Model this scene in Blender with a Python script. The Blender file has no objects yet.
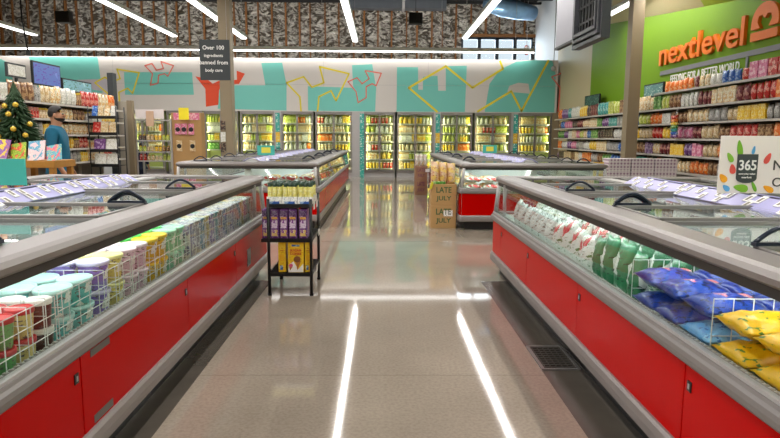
import bpy, bmesh, math, random
from mathutils import Vector, Matrix, noise
random.seed(7)
PI = math.pi
SC = bpy.context.scene
COL = SC.collection
R = math.radians

# ------------------------------------------------------------------ helpers
class MB:
    """collects simple shapes, builds them as ONE mesh object"""
    def __init__(s): s.v = []; s.f = []; s.m = []; s.sm = []
    def add(s, vs, fs, mi=0, smooth=False):
        o = len(s.v); s.v += [tuple(v) for v in vs]
        for f in fs: s.f.append([o+i for i in f]); s.m.append(mi); s.sm.append(smooth)
        return s
    def box(s, x0, x1, y0, y1, z0, z1, mi=0):
        if x0 > x1: x0, x1 = x1, x0
        if y0 > y1: y0, y1 = y1, y0
        if z0 > z1: z0, z1 = z1, z0
        return s.add([(x0,y0,z0),(x1,y0,z0),(x1,y1,z0),(x0,y1,z0),(x0,y0,z1),(x1,y0,z1),(x1,y1,z1),(x0,y1,z1)],
              [(3,2,1,0),(4,5,6,7),(0,1,5,4),(1,2,6,5),(2,3,7,6),(3,0,4,7)], mi)
    def hexa(s, p, mi=0):
        return s.add(p, [(3,2,1,0),(4,5,6,7),(0,1,5,4),(1,2,6,5),(2,3,7,6),(3,0,4,7)], mi)
    def lathe(s, prof, n=16, cx=0, cy=0, mi=0, sx=1, sy=1):
        vs = []; fs = []
        for r, z in prof:
            for k in range(n):
                a = 2*PI*k/n; vs.append((cx+r*math.cos(a)*sx, cy+r*math.sin(a)*sy, z))
        for i in range(len(prof)-1):
            for k in range(n):
                k2 = (k+1) % n
                fs.append((i*n+k, i*n+k2, (i+1)*n+k2, (i+1)*n+k))
        s.add(vs, fs, mi, True)
        s.add(vs[:n], [tuple(range(n-1,-1,-1))], mi)
        s.add(vs[-n:], [tuple(range(n))], mi)
        return s
    def tube(s, pts, r, n=8, mi=0):
        pts = [Vector(p) for p in pts]; vs = []; fs = []
        for i, p in enumerate(pts):
            t = (pts[min(i+1,len(pts)-1)] - pts[max(i-1,0)]).normalized()
            up = Vector((0,0,1)) if abs(t.z) < .9 else Vector((1,0,0))
            a = t.cross(up).normalized(); b = t.cross(a).normalized()
            rr = r[i] if isinstance(r, (list,tuple)) else r
            for k in range(n):
                q = 2*PI*k/n; vs.append(p + a*rr*math.cos(q) + b*rr*math.sin(q))
        for i in range(len(pts)-1):
            for k in range(n):
                k2 = (k+1) % n
                fs.append((i*n+k2, i*n+k, (i+1)*n+k, (i+1)*n+k2))
        fs.append(tuple(range(n))); fs.append(tuple(range(len(vs)-1, len(vs)-n-1, -1)))
        return s.add(vs, fs, mi, True)
    def ball(s, c, r, n=12, m=8, mi=0, sz=1):
        prof = [(max(r*math.sin(PI*i/m), 1e-4), -r*math.cos(PI*i/m)*sz) for i in range(m+1)]
        t = MB().lathe(prof, n)
        return s.add([(x+c[0], y+c[1], z+c[2]) for x,y,z in t.v], t.f, mi, True)
    def ring(s, prof, x0, x1, y0, y1, rad=.06, mi=0, nseg=5):
        """sweep a closed profile of (inset, z) round a rectangle with rounded corners"""
        path = []
        for cx, cy, a0 in ((x1-rad,y1-rad,0),(x0+rad,y1-rad,PI/2),(x0+rad,y0+rad,PI),(x1-rad,y0+rad,1.5*PI)):
            for k in range(nseg+1):
                a = a0 + PI/2*k/nseg; path.append((cx, cy, math.cos(a), math.sin(a)))
        n = len(prof); L = len(path); vs = []
        for cx, cy, c, q in path:
            for ins, z in prof:
                rr = rad - ins
                if rr >= 0: vs.append((cx+c*rr, cy+q*rr, z))
                else:       # inside the corner centre: mitre
                    sx = 1 if cx > (x0+x1)/2 else -1; sy = 1 if cy > (y0+y1)/2 else -1
                    vs.append((cx+sx*rr, cy+sy*rr, z))
        fs = []
        for i in range(L):
            j = (i+1) % L
            for k in range(n):
                k2 = (k+1) % n; fs.append((i*n+k, j*n+k, j*n+k2, i*n+k2))
        return s.add(vs, fs, mi, False)
    def mesh(s, name, mats, bevel=0, merge=False):
        me = bpy.data.meshes.new(name)
        me.from_pydata(s.v, [], s.f)
        for m in (mats if isinstance(mats, (list,tuple)) else [mats]): me.materials.append(m)
        me.polygons.foreach_set('material_index', s.m)
        me.polygons.foreach_set('use_smooth', s.sm)
        bm = bmesh.new(); bm.from_mesh(me)
        if merge: bmesh.ops.remove_doubles(bm, verts=bm.verts, dist=1e-5)
        bmesh.ops.recalc_face_normals(bm, faces=bm.faces)
        if bevel:
            bmesh.ops.bevel(bm, geom=list(bm.edges), offset=bevel, segments=2, affect='EDGES', profile=.6, clamp_overlap=True)
        bm.to_mesh(me); bm.free(); me.update()
        return me
    def build(s, name, mats, parent=None, bevel=0, merge=False):
        return obj(name, s.mesh(name, mats, bevel, merge), parent)

def obj(name, me, parent=None, loc=None, rot=None, scale=None):
    o = bpy.data.objects.new(name, me); COL.objects.link(o)
    if parent: o.parent = parent
    if loc: o.location = loc
    if rot: o.rotation_euler = rot
    if scale: o.scale = scale
    return o
def tag(o, label=None, cat=None, group=None, kind=None):
    if label: o['label'] = label
    if cat: o['category'] = cat
    if group: o['group'] = group
    if kind: o['kind'] = kind
    return o
def thing(name, label, cat, loc=(0,0,0), rotz=0, group=None):
    o = bpy.data.objects.new(name, None); COL.objects.link(o)
    o.location = loc; o.rotation_euler = (0,0,rotz); o.empty_display_size = .1
    return tag(o, label, cat, group)
def struct(name, mb, m, parent=None, **k):
    o = mb.build(name, m, parent, **k)
    if not parent: o['kind'] = 'structure'
    return o

# ------------------------------------------------------------------ materials
def hexc(h):
    c = [int(h[i:i+2],16)/255 for i in (0,2,4)]
    return tuple((x/12.92 if x <= .04045 else ((x+.055)/1.055)**2.4) for x in c) + (1,)
def newmat(name):
    m = bpy.data.materials.new(name); m.use_nodes = True
    nt = m.node_tree; return m, nt, nt.nodes['Principled BSDF'], nt.nodes.new, nt.links.new
def pbr(name, h, rough=.5, metal=0, var=.12, scale=6, bump=0, bscale=40, spec=.5):
    """base colour with a slight procedural mottle"""
    m, nt, b, N, L = newmat(name); c = hexc(h)
    tc = N('ShaderNodeTexCoord'); no = N('ShaderNodeTexNoise'); no.inputs['Scale'].default_value = scale; no.inputs['Detail'].default_value = 4
    L(tc.outputs['Object'], no.inputs['Vector'])
    mx = N('ShaderNodeMixRGB'); mx.inputs[1].default_value = tuple(x*(1-var) for x in c[:3])+(1,); mx.inputs[2].default_value = tuple(min(1,x*(1+var)) for x in c[:3])+(1,)
    L(no.outputs['Fac'], mx.inputs[0]); L(mx.outputs[0], b.inputs['Base Color'])
    b.inputs['Roughness'].default_value = rough; b.inputs['Metallic'].default_value = metal; b.inputs['Specular IOR Level'].default_value = spec
    if bump:
        n2 = N('ShaderNodeTexNoise'); n2.inputs['Scale'].default_value = bscale; L(tc.outputs['Object'], n2.inputs['Vector'])
        bp = N('ShaderNodeBump'); bp.inputs['Strength'].default_value = bump; bp.inputs['Distance'].default_value = .01
        L(n2.outputs['Fac'], bp.inputs['Height']); L(bp.outputs[0], b.inputs['Normal'])
    return m
def printed(name, base, acc, ink, scale=27, cut=.62, rough=.35):
    """packaging: base colour, blobs of a second colour, flecks of ink"""
    m, nt, b, N, L = newmat(name)
    tc = N('ShaderNodeTexCoord')
    vo = N('ShaderNodeTexVoronoi'); vo.inputs['Scale'].default_value = scale; L(tc.outputs['Object'], vo.inputs['Vector'])
    sp = N('ShaderNodeSeparateColor'); L(vo.outputs['Color'], sp.inputs[0])
    g = N('ShaderNodeMath'); g.operation = 'GREATER_THAN'; g.inputs[1].default_value = cut; L(sp.outputs[0], g.inputs[0])
    mx = N('ShaderNodeMixRGB'); mx.inputs[1].default_value = hexc(base); mx.inputs[2].default_value = hexc(acc); L(g.outputs[0], mx.inputs[0])
    no = N('ShaderNodeTexNoise'); no.inputs['Scale'].default_value = scale*2.2; no.inputs['Detail'].default_value = 3
    mp = N('ShaderNodeMapping'); mp.inputs['Scale'].default_value = (1,1,2.2); L(tc.outputs['Object'], mp.inputs[0]); L(mp.outputs[0], no.inputs['Vector'])
    g2 = N('ShaderNodeMath'); g2.operation = 'GREATER_THAN'; g2.inputs[1].default_value = .6; L(no.outputs['Fac'], g2.inputs[0])
    m2 = N('ShaderNodeMixRGB'); m2.inputs[2].default_value = hexc(ink); L(mx.outputs[0], m2.inputs[1]); L(g2.outputs[0], m2.inputs[0])
    L(m2.outputs[0], b.inputs['Base Color']); b.inputs['Roughness'].default_value = rough
    return m
def glassmat(name, tint=(.93,.97,.95,1), rough=.02, ior=1.45):
    m = bpy.data.materials.new(name); m.use_nodes = True; nt = m.node_tree; nt.nodes.clear()
    N = nt.nodes.new; L = nt.links.new
    out = N('ShaderNodeOutputMaterial'); mix = N('ShaderNodeMixShader'); tr = N('ShaderNodeBsdfTransparent'); gl = N('ShaderNodeBsdfGlossy')
    lw = N('ShaderNodeLayerWeight'); lw.inputs['Blend'].default_value = .5
    f0 = ((ior-1)/(ior+1))**2
    pw = N('ShaderNodeMath'); pw.operation = 'POWER'; pw.inputs[1].default_value = 5; L(lw.outputs['Facing'], pw.inputs[0])
    ma = N('ShaderNodeMath'); ma.operation = 'MULTIPLY_ADD'; ma.inputs[1].default_value = 1-f0; ma.inputs[2].default_value = f0; L(pw.outputs[0], ma.inputs[0])
    tr.inputs['Color'].default_value = tint; gl.inputs['Roughness'].default_value = rough
    L(ma.outputs[0], mix.inputs[0]); L(tr.outputs[0], mix.inputs[1]); L(gl.outputs[0], mix.inputs[2]); L(mix.outputs[0], out.inputs[0])
    return m
def emis(name, col, s):
    m, nt, b, N, L = newmat(name)
    b.inputs['Base Color'].default_value = col; b.inputs['Emission Color'].default_value = col; b.inputs['Emission Strength'].default_value = s
    return m

M = {}
M['grey'] = pbr('rail_aluminium', '8B8482', .42, .35, .05)
M['bump'] = pbr('bumper_grey', '7B7573', .55, .1, .05)
M['steel'] = pbr('brushed_steel', '8E8A88', .38, .6, .06)
M['lightgrey'] = pbr('pale_grey_metal', 'B5B2B2', .42, .3, .05)
M['black'] = pbr('black_plastic', '121314', .45, 0, .1)
M['blackwire'] = pbr('black_coated_wire', '141416', .4, .2, .1)
M['navy'] = pbr('handle_navy', '101B2E', .3, 0, .1)
M['red'] = pbr('red_enamel', 'B60200', .2, 0, .05, 2, spec=.035)
M['white'] = pbr('white_enamel', 'E9EBE8', .4, 0, .04)
M['liner'] = pbr('freezer_liner', 'E4ECE9', .45, 0, .04)
M['wirewhite'] = pbr('white_wire', 'EEF0EE', .4, 0, .03)
M['glass'] = glassmat('clear_glass', (.95,.975,.965,1))
M['lidglass'] = glassmat('lid_glass', (.90,.93,.93,1), .015, 1.5)
M['coolglass'] = glassmat('cooler_glass', (.96,1,.93,1), .03, 1.3)
M['lavender'] = pbr('tag_strip', 'B4B0DC', .4, 0, .05)
M['tagwhite'] = pbr('price_tag_paper', 'F4F2EE', .5, 0, .03)
M['print'] = pbr('dark_print', '4A453F', .6, 0, .2, 60)
M['black_deck'] = pbr('dark_deck', '1B1A1B', .8, .1, .3, 2)
M['duct'] = pbr('galvanised_duct', '6E747C', .4, .7, .2, 3)
M['stud'] = pbr('timber_stud', '7E5226', .7, 0, .25, 8)
M['green'] = pbr('green_paint', '72991A', .6, 0, .04, 1, spec=.2)
M['lime'] = pbr('lime_paint', 'A9BC3C', .55, 0, .04, 1)
M['cream'] = pbr('cream_paint', 'CDBF98', .6, 0, .04, 1)
M['paleblue'] = pbr('pale_and_daylit_wall', 'D3D6D8', .6, 0, .04, 1)  # plain pale panel; on the right wall, cream with daylight in its colour
M['column'] = pbr('column_paint', '8C7D66', .5, 0, .05, 2, spec=.3)
M['mural'] = pbr('mural_white', 'D0CAC5', .5, 0, .03, 1)
M['teal'] = pbr('mural_teal', '72C4B9', .5, 0, .04, 1)
M['tealcard'] = pbr('teal_card', '45B3A4', .45, 0, .04, 3)
M['yellow'] = pbr('yellow_line', 'E5D22A', .5, 0, .05)
M['salmon'] = pbr('salmon_line', 'E2705E', .5, 0, .05)
M['orange'] = pbr('orange_paint', 'E1481C', .5, 0, .05)
M['orangeletter'] = pbr('orange_letter', 'EA7822', .45, 0, .04, spec=.25)
M['slate'] = pbr('slate_stripe', '7C7C80', .5, 0, .04)
M['chalk'] = pbr('charcoal_board', '33373A', .6, 0, .1)
M['wood'] = pbr('honey_wood', 'A9752B', .55, 0, .2, 12)
M['peg'] = pbr('pegboard_grey', 'A39A8C', .6, 0, .12, 60)
M['card'] = pbr('kraft_cardboard', 'B08A58', .75, 0, .1, 10)
M['carton'] = pbr('brown_cardboard', '8E6B50', .75, 0, .1, 10)
M['shelf'] = pbr('shelf_metal', 'B9B4AD', .45, .1, .06)
M['shelfback'] = pbr('shelf_back', '6E675E', .6, 0, .08)
M['shelfrail'] = pbr('shelf_rail', 'BDB8B0', .45, 0, .06)
M['soil'] = pbr('trunk_brown', '4B3521', .8, 0, .2)
M['needle'] = pbr('fir_needles', '24401F', .7, 0, .35, 30)
M['gold'] = pbr('gold_bauble', 'D9B545', .25, .3, .1)
M['skin'] = pbr('skin', 'B98466', .55, 0, .05)
M['hair'] = pbr('dark_hair', '1C1613', .6, 0, .2)
M['tealwool'] = pbr('teal_sweater', '0E5F7D', .85, 0, .12, 20, .2, 120)
M['jeans'] = pbr('dark_trousers', '23262E', .85, 0, .15, 20)
M['navycloth'] = pbr('navy_cloth', '17233F', .85, 0, .15, 20)
M['eye'] = pbr('eye_dark', '15100D', .3)
M['tube'] = emis('lamp_diffuser', (1,.985,.96,1), 3.5)
M['tube2'] = emis('lamp_diffuser_cross', (1,.985,.96,1), 8)
M['trim'] = pbr('dark_trim', '3B3836', .5, .2, .1)
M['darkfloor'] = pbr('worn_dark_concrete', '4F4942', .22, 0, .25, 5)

def concrete():
    m, nt, b, N, L = newmat('polished_concrete')
    tc = N('ShaderNodeTexCoord')
    n1 = N('ShaderNodeTexNoise'); n1.inputs['Scale'].default_value = .8; n1.inputs['Detail'].default_value = 6; L(tc.outputs['Object'], n1.inputs['Vector'])
    n2 = N('ShaderNodeTexNoise'); n2.inputs['Scale'].default_value = 55; n2.inputs['Detail'].default_value = 5; L(tc.outputs['Object'], n2.inputs['Vector'])
    r1 = N('ShaderNodeValToRGB'); e = r1.color_ramp.elements; e[0].position = .3; e[0].color = hexc('8B8073'); e[1].position = .75; e[1].color = hexc('A69A8B'); L(n1.outputs['Fac'], r1.inputs[0])
    r2 = N('ShaderNodeValToRGB'); e = r2.color_ramp.elements; e[0].position = .32; e[0].color = (.72,.70,.68,1); e[1].position = .6; e[1].color = (1,1,1,1); L(n2.outputs['Fac'], r2.inputs[0])
    mu = N('ShaderNodeMixRGB'); mu.blend_type = 'MULTIPLY'; mu.inputs[0].default_value = .6; L(r1.outputs[0], mu.inputs[1]); L(r2.outputs[0], mu.inputs[2])
    br = N('ShaderNodeTexBrick'); br.offset = 0; br.inputs['Scale'].default_value = 1; br.inputs['Brick Width'].default_value = 4.6; br.inputs['Row Height'].default_value = 4.6; br.inputs['Mortar Size'].default_value = .006
    br.inputs['Color1'].default_value = br.inputs['Color2'].default_value = (1,1,1,1); br.inputs['Mortar'].default_value = (.6,.58,.55,1)
    mp = N('ShaderNodeMapping'); mp.inputs['Location'].default_value = (2.3, 1.2, 0); L(tc.outputs['Object'], mp.inputs[0]); L(mp.outputs[0], br.inputs['Vector'])
    m2 = N('ShaderNodeMixRGB'); m2.blend_type = 'MULTIPLY'; m2.inputs[0].default_value = .5; L(mu.outputs[0], m2.inputs[1]); L(br.outputs['Color'], m2.inputs[2])
    L(m2.outputs[0], b.inputs['Base Color'])
    rr = N('ShaderNodeMapRange'); rr.inputs[3].default_value = .035; rr.inputs[4].default_value = .075; L(n1.outputs['Fac'], rr.inputs[0]); L(rr.outputs[0], b.inputs['Roughness'])
    b.inputs['Specular IOR Level'].default_value = .5
    bp = N('ShaderNodeBump'); bp.inputs['Strength'].default_value = .03; bp.inputs['Distance'].default_value = .02; L(n1.outputs['Fac'], bp.inputs['Height']); L(bp.outputs[0], b.inputs['Normal'])
    return m
M['floor'] = concrete()
def foil():
    m, nt, b, N, L = newmat('foil_insulation')
    tc = N('ShaderNodeTexCoord')
    mp = N('ShaderNodeMapping'); mp.inputs['Scale'].default_value = (1.6,1,2.6); L(tc.outputs['Object'], mp.inputs[0])
    n1 = N('ShaderNodeTexNoise'); n1.inputs['Scale'].default_value = 2.2; n1.inputs['Detail'].default_value = 5; n1.inputs['Distortion'].default_value = 1.6; L(mp.outputs[0], n1.inputs['Vector'])
    bp = N('ShaderNodeBump'); bp.inputs['Strength'].default_value = 1; bp.inputs['Distance'].default_value = .5; L(n1.outputs['Fac'], bp.inputs['Height']); L(bp.outputs[0], b.inputs['Normal'])
    r1 = N('ShaderNodeValToRGB'); e = r1.color_ramp.elements; e[0].position = .42; e[0].color = hexc('655C50'); e[1].position = .58; e[1].color = hexc('EDE8DF'); L(n1.outputs['Fac'], r1.inputs[0])
    L(r1.outputs[0], b.inputs['Base Color']); b.inputs['Metallic'].default_value = .12; b.inputs['Roughness'].default_value = .35
    return m
M['foil'] = foil()
def plaid():
    m, nt, b, N, L = newmat('plaid_wrap')
    tc = N('ShaderNodeTexCoord'); cols = []
    for ax, sc in (('X', 5.2), ('Z', 5.2)):
        w = N('ShaderNodeTexWave'); w.bands_direction = ax; w.inputs['Scale'].default_value = sc; L(tc.outputs['Object'], w.inputs['Vector']); cols.append(w)
    ad = N('ShaderNodeMath'); L(cols[0].outputs['Fac'], ad.inputs[0]); L(cols[1].outputs['Fac'], ad.inputs[1])
    r = N('ShaderNodeValToRGB'); e = r.color_ramp.elements; e[0].position = .45; e[0].color = hexc('E3D9DE'); e[1].position = .95; e[1].color = hexc('8A5A84')
    hf = N('ShaderNodeMath'); hf.operation = 'MULTIPLY'; hf.inputs[1].default_value = .5; L(ad.outputs[0], hf.inputs[0]); L(hf.outputs[0], r.inputs[0]); L(r.outputs[0], b.inputs['Base Color'])
    return m
M['plaid'] = plaid()

# packaging palette: name -> (base, accent, ink)
PAL = {'red':('C3271F','F1D9C4','7A120E'),'orange':('E9761C','F6E3C0','B43C10'),'yellow':('EFC51E','F7EFC9','C4571A'),'green':('4E8B2F','D9E3B4','24501B'),
 'blue':('2C62B5','DCE6EE','16356E'),'purple':('71407F','E3D5E6','43204F'),'pink':('D9769A','F6E2E6','A3335E'),'white':('E6E4DC','C9C4B4','6B6A62'),
 'brown':('7A4E2E','D9B88A','3E2514'),'black':('2A2A2B','B9A98A','8A3A1E'),'teal':('3E9C94','DDEBE4','1C5B57'),'tan':('D2B585','F1E6CC','8A6232'),
 'lime':('BCC64A','EFF0CB','5E7A1E'),'grey':('A3A09B','DAD6CE','55524C'),'cream':('EDE3C6','D6A04E','A0562A'),'maroon':('6E1E28','DDB79B','3B0F14')}
def lerp(a, b, t): return ''.join('%02X' % round(int(a[i:i+2],16)*(1-t)+int(b[i:i+2],16)*t) for i in (0,2,4))
PM = {k: printed('pack_'+k, v[0], lerp(v[0],v[1],.62), v[2], (24,31,38,27,34)[i % 5], (.6,.68,.56)[i % 3]) for i, (k, v) in enumerate(PAL.items())}

# ------------------------------------------------------------------ 2D shapes and text
def curve_mesh(splines, ext, name='shape'):
    cu = bpy.data.curves.new(name, 'CURVE'); cu.dimensions = '2D'; cu.fill_mode = 'BOTH'; cu.extrude = ext
    for pts in splines:
        sp = cu.splines.new('POLY'); sp.points.add(len(pts)-1); sp.use_cyclic_u = True
        for p, q in zip(sp.points, pts): p.co = (q[0], q[1], 0, 1)
    o = bpy.data.objects.new(name, cu); me = bpy.data.meshes.new_from_object(o)
    bpy.data.objects.remove(o); bpy.data.curves.remove(cu); return me
def text_mesh(txt, w=None, h=None, ext=.004, bold=0, shear=0, align='LEFT'):
    cu = bpy.data.curves.new('lettering', 'FONT'); cu.body = txt; cu.size = 1; cu.extrude = 0; cu.offset = bold; cu.shear = shear; cu.align_x = align; cu.resolution_u = 4
    cu.extrude = .02
    o = bpy.data.objects.new('lettering', cu); me = bpy.data.meshes.new_from_object(o)
    bpy.data.objects.remove(o); bpy.data.curves.remove(cu)
    xs = [v.co.x for v in me.vertices]; ys = [v.co.y for v in me.vertices]
    W = max(xs)-min(xs); H = max(ys)-min(ys)
    sx = w/W if w else None; sy = h/H if h else None
    sx = sx or sy; sy = sy or sx
    ox = min(xs) if align == 'LEFT' else (max(xs)+min(xs))/2
    oy = 0
    for v in me.vertices: v.co = ((v.co.x-ox)*sx, (v.co.y-oy)*sy, v.co.z/.02*ext)
    return me
def lettering(txt, mat, parent, loc, rot, w=None, h=None, ext=.003, name='lettering', **k):
    me = text_mesh(txt, w, h, ext, **k); me.name = name
    me.materials.clear(); me.materials.append(mat)
    return obj(name, me, parent, loc, rot)
def shape(splines, mat, parent, loc, rot, ext=.003, name='emblem'):
    me = curve_mesh(splines, ext, name); me.materials.clear(); me.materials.append(mat)
    return obj(name, me, parent, loc, rot)
def line_pts(pts, w, closed=True):
    """outline stroke of width w around a polyline, as mesh quads"""
    mb = MB(); P = [Vector(p) for p in pts]; n = len(P)
    for i in range(n if closed else n-1):
        a, b = P[i], P[(i+1) % n]; t = (b-a).normalized(); q = Vector((-t.y, t.x))*w/2; a2 = a-t*w*.35; b2 = b+t*w*.35
        c = [a2-q, b2-q, b2+q, a2+q]
        mb.hexa([(p.x,p.y,-.004) for p in c]+[(p.x,p.y,.004) for p in c])
    return mb
FACE = (PI/2,0,0)          # faces the camera side (-Y)
FACEX = (PI/2,0,-PI/2)     # faces -X (on the wall at the right)
FACEL = (PI/2,0,PI/2)      # faces +X

# ================================================================== SETTING
WX, YB, YW, ZC = 6.2, 21.17, 25.0, 6.8
o = struct('floor', MB().box(-17,WX,-8,YW,-.1,0), M['floor'])
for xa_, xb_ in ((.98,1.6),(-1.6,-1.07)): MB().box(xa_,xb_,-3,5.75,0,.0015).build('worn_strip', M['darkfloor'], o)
struct('ceiling', MB().box(-17.1,WX+.1,-8.1,YW+.1,ZC,ZC+.1), M['black_deck'])
struct('wall_left', MB().box(-17.1,-17,-8,YW,-.1,ZC), M['cream'])
struct('wall_front', MB().box(-17,WX,-8.1,-8,-.1,ZC), M['cream'])
# right wall: green in front, cream at the back, bluish daylight coloured into its far end
wr = struct('wall_right', MB().box(WX,WX+.1,-8,18.1,-.1,ZC), M['green'])
MB().box(WX,WX+.1,18.1,21.6,-.1,ZC).build('cream_section', M['cream'], wr)
MB().box(WX,WX+.1,21.6,YW,-.1,ZC).build('daylit_section', M['paleblue'], wr)
# sloped soffit running above the green wall
def sof(y): return 4.48+(y-16.8)*.1135
def soffit(ya, yb, ya2, yb2, m, name):
    dx, dz = 1.75, 1.55
    lo = [(WX,ya,sof(ya)),(WX,yb,sof(yb)),(WX-dx,yb2,sof(yb)+dz),(WX-dx,ya2,sof(ya)+dz)]
    hi = [(x,y,z+.08) for x,y,z in lo]
    return struct(name, MB().hexa(lo+hi), m)
soffit(11.9,17.6,11.0,17.6,M['cream'],'trim_1'); soffit(3,11.9,3,11.0,M['lime'],'trim_2')
# back wall of foil and studs with a strip of four windows
wz0, wz1 = 4.18, 5.42; wx0, wx1 = 3.22, 6.12
wb = MB(); wb.box(-17,wx0,YW,YW+.15,-.1,ZC); wb.box(wx1,WX,YW,YW+.15,-.1,ZC); wb.box(wx0,wx1,YW,YW+.15,-.1,wz0); wb.box(wx0,wx1,YW,YW+.15,wz1,ZC)
wb = struct('wall_back', wb, M['foil'])
sx = -16.9; stud_me = MB().box(-.05,.05,-.05,.05,0,1).mesh('stud', M['stud'])
while sx < WX-.1:
    z0 = 3.9 if not wx0-.1 < sx < wx1+.1 else wz1
    if True: obj('stud', stud_me, wb, (sx,YW-.05,z0), None, (random.uniform(.4,.8),1,ZC-z0))
    sx += random.choice((.42,.48,.55,.6))
MB().box(wx0-.1,WX,YW-.1,YW,wz1,wz1+.12).build('header_plank', M['stud'], wb)
dk = pbr('window_frame_dark', '27303A', .4, .3)
n = 4; ww = (wx1-wx0)/n
for i in range(n):
    a = wx0+i*ww; b = a+ww
    f = MB(); f.box(a,a+.07,YW-.02,YW+.1,wz0,wz1); f.box(b-.07,b,YW-.02,YW+.1,wz0,wz1); f.box(a,b,YW-.02,YW+.1,wz1-.09,wz1); f.box(a,b,YW-.02,YW+.1,wz0,wz0+.06)
    f = struct('window_%d' % (i+1), f, dk)
    MB().box(a+.07,b-.07,YW+.03,YW+.04,wz0+.06,wz1-.09).build('pane', M['glass'], f)
# ceiling joists, ducts
for k, (y, z) in enumerate(((24.2,6.55),(22.6,6.35),(20.6,6.3),(18.4,6.3),(16,6.3))):
    tb = MB(); tb.box(-17,WX,y-.06,y+.06,z+.3,z+.42); tb.box(-17,WX,y-.06,y+.06,z,z+.08)
    for q in range(46):
        x = -17+q*.5; tb.tube([(x,y,z+.05),(x+.25,y,z+.34),(x+.5,y,z+.05)], .015, 5)
    t = tb.build('ceiling_truss', M['black_deck']); tag(t, ['farthest dark steel truss, against the foil wall','dark steel truss second out from the foil wall','dark steel truss third out from the foil wall','dark steel truss fourth out from the foil wall','dark steel truss fifth out from the foil wall'][k], 'truss', 'roof trusses')
t = thing('air_duct', 'crumpled blue-lit silver duct high beside the windows', 'duct', (4.6,22.6,5.95))
db = MB(); db.tube([(-.9,-.5,.15),(-.3,-.2,.12),(.3,0,.05),(1.0,.3,0)], [.22,.34,.33,.26], 14); db.build('duct_body', pbr('blue_lit_duct','7FA6C9',.3,.5,.35,4,.6,5), t)  # silver duct, the blue light on it put into its colour
MB().tube([(-.3,-.2,.4),(-.3,-.2,.85)],.02).build('hanger', M['steel'], t); MB().tube([(.6,.1,.3),(.6,.1,.85)],.02).build('hanger', M['steel'], t)
t = thing('duct_run', 'grey rectangular duct under the ceiling above the middle doors', 'duct', (1.2,23.4,6.15))
MB().box(-2.4,1.2,-.25,.25,0,.35).build('duct_body', M['duct'], t); MB().box(-.45,-.35,-.28,.28,-.03,.38).build('flange', M['lightgrey'], t); MB().tube([(-1.5,0,.35),(-1.5,0,.65)],.02,6).build('hanger', M['steel'], t); MB().tube([(.6,0,.35),(.6,0,.65)],.02,6).build('hanger', M['steel'], t)

# mural band over the coolers: m(px,py) maps the mural's own layout to its face
MX0, MX1, MZ0, MZ1 = -15.5, 6.1, 2.26, 4.06
band = struct('trim_3', MB().box(MX0,MX1,YB,YB+.9,MZ0,MZ1), M['mural'])
for k, xx in enumerate((-9.2,-5.6,-2.0,1.6,5.2)): MB().box(xx-.006,xx+.006,YB-.003,YB+.01,MZ0,MZ1).build('seam', M['lightgrey'], band)
MB().box(MX0,MX1,YB-.004,YB+.01,3.17,3.18).build('seam', M['lightgrey'], band)
def m(px, py): return ((px-381.5)*.0347, 2.24+(113-py+.0075*(px-381))*.0338)
def teal(pts, mat=None, name='teal_shape'):
    return shape([[m(*p) for p in pts]], mat or M['teal'], band, (0,YB,0), FACE, .004, name)
def stroke(pts, mat, w, closed=True, name='outline_arrow'):
    o = line_pts([m(*p) for p in pts], w, closed).build(name, mat, band); o.rotation_euler = FACE; o.location = (0,YB-.004,0)
teal([(-30,57.5),(4,57.5),(12,62),(17,72),(18,84),(-30,84)])
teal([(35,57.5),(102,57.5),(105,93),(42,93),(40,75)])
teal([(127,72.5),(194,72.5),(195,95),(127,95)])
teal([(221,85.5),(266,85.5),(262.5,63.5),(283,63),(287,85),(286.5,111),(218,109)])
teal([(308,86.5),(353,88),(352,65.5),(372,64.5),(376,88),(375,112),(308,111)])
teal([(396.5,67.5),(417.5,67.5),(418,90),(422.5,90),(422.5,77),(437,76),(438,91),(445.5,91),(445,66.5),(466,66),(465,112.5),(396.5,112)])
hole = [(507,92),(509,86),(518,83),(528,84),(530,94)]
shape([[m(*p) for p in [(485,112.5),(489,84),(499,70),(515,62),(533,60.5),(551,61),(555,75),(555,113)]],[m(*p) for p in hole]], M['teal'], band, (0,YB,0), FACE, .004, 'teal_shape')
teal([(80,80),(115,79),(116,93),(96,90)], pbr('mural_grey','B9B4BC',.5,0,.15,2), 'grey_shape').scale.z = 1.35
stroke([(98,83),(108,77.5),(115,82),(123,79),(120.5,69.5),(142,73),(134.5,93.5),(130,88.5),(121,92.5),(121,104),(121,118)], M['yellow'], .05, False)
stroke([(98,83),(111,94.5)], M['yellow'], .05, False)
stroke([(148,66),(155,64),(159,70.5),(166,69),(164,62),(176,66),(170,76.5),(167,74),(161,75.5),(160,83.5),(152.5,85.5),(155,74)], M['salmon'], .04)
stroke([(287,83),(304,77),(312,87.5),(324,83),(320,67),(349,74),(336,101),(331,91),(319,97),(317.5,112)], M['yellow'], .055, False)
stroke([(287,83),(300,97),(301,112)], M['yellow'], .055, False)
stroke([(348,82),(357,78),(362,84),(369,79),(365,71),(381,73.5),(376,86),(372,84),(366,87),(366,98),(358,103),(356,92)], M['salmon'], .04)
stroke([(408.5,88),(445,66.5),(472,88),(502,69),(499,61.5)], M['yellow'], .07, False)
stroke([(408.5,88),(437,112)], M['yellow'], .07, False)
stroke([(547,61),(522,111.5),(511,91.5),(478,112)], M['yellow'], .07, False)
stroke([(565,72),(551,77),(560,88),(559,112)], M['salmon'], .04, False)
teal([(197,76.5),(208,79),(214,84),(220,81),(238,80),(238,71),(246,74),(240,84),(234,85),(229,84),(220,90),(219,105),(206.5,107),(206.5,89)], M['orange'], 'orange_arrow')

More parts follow.
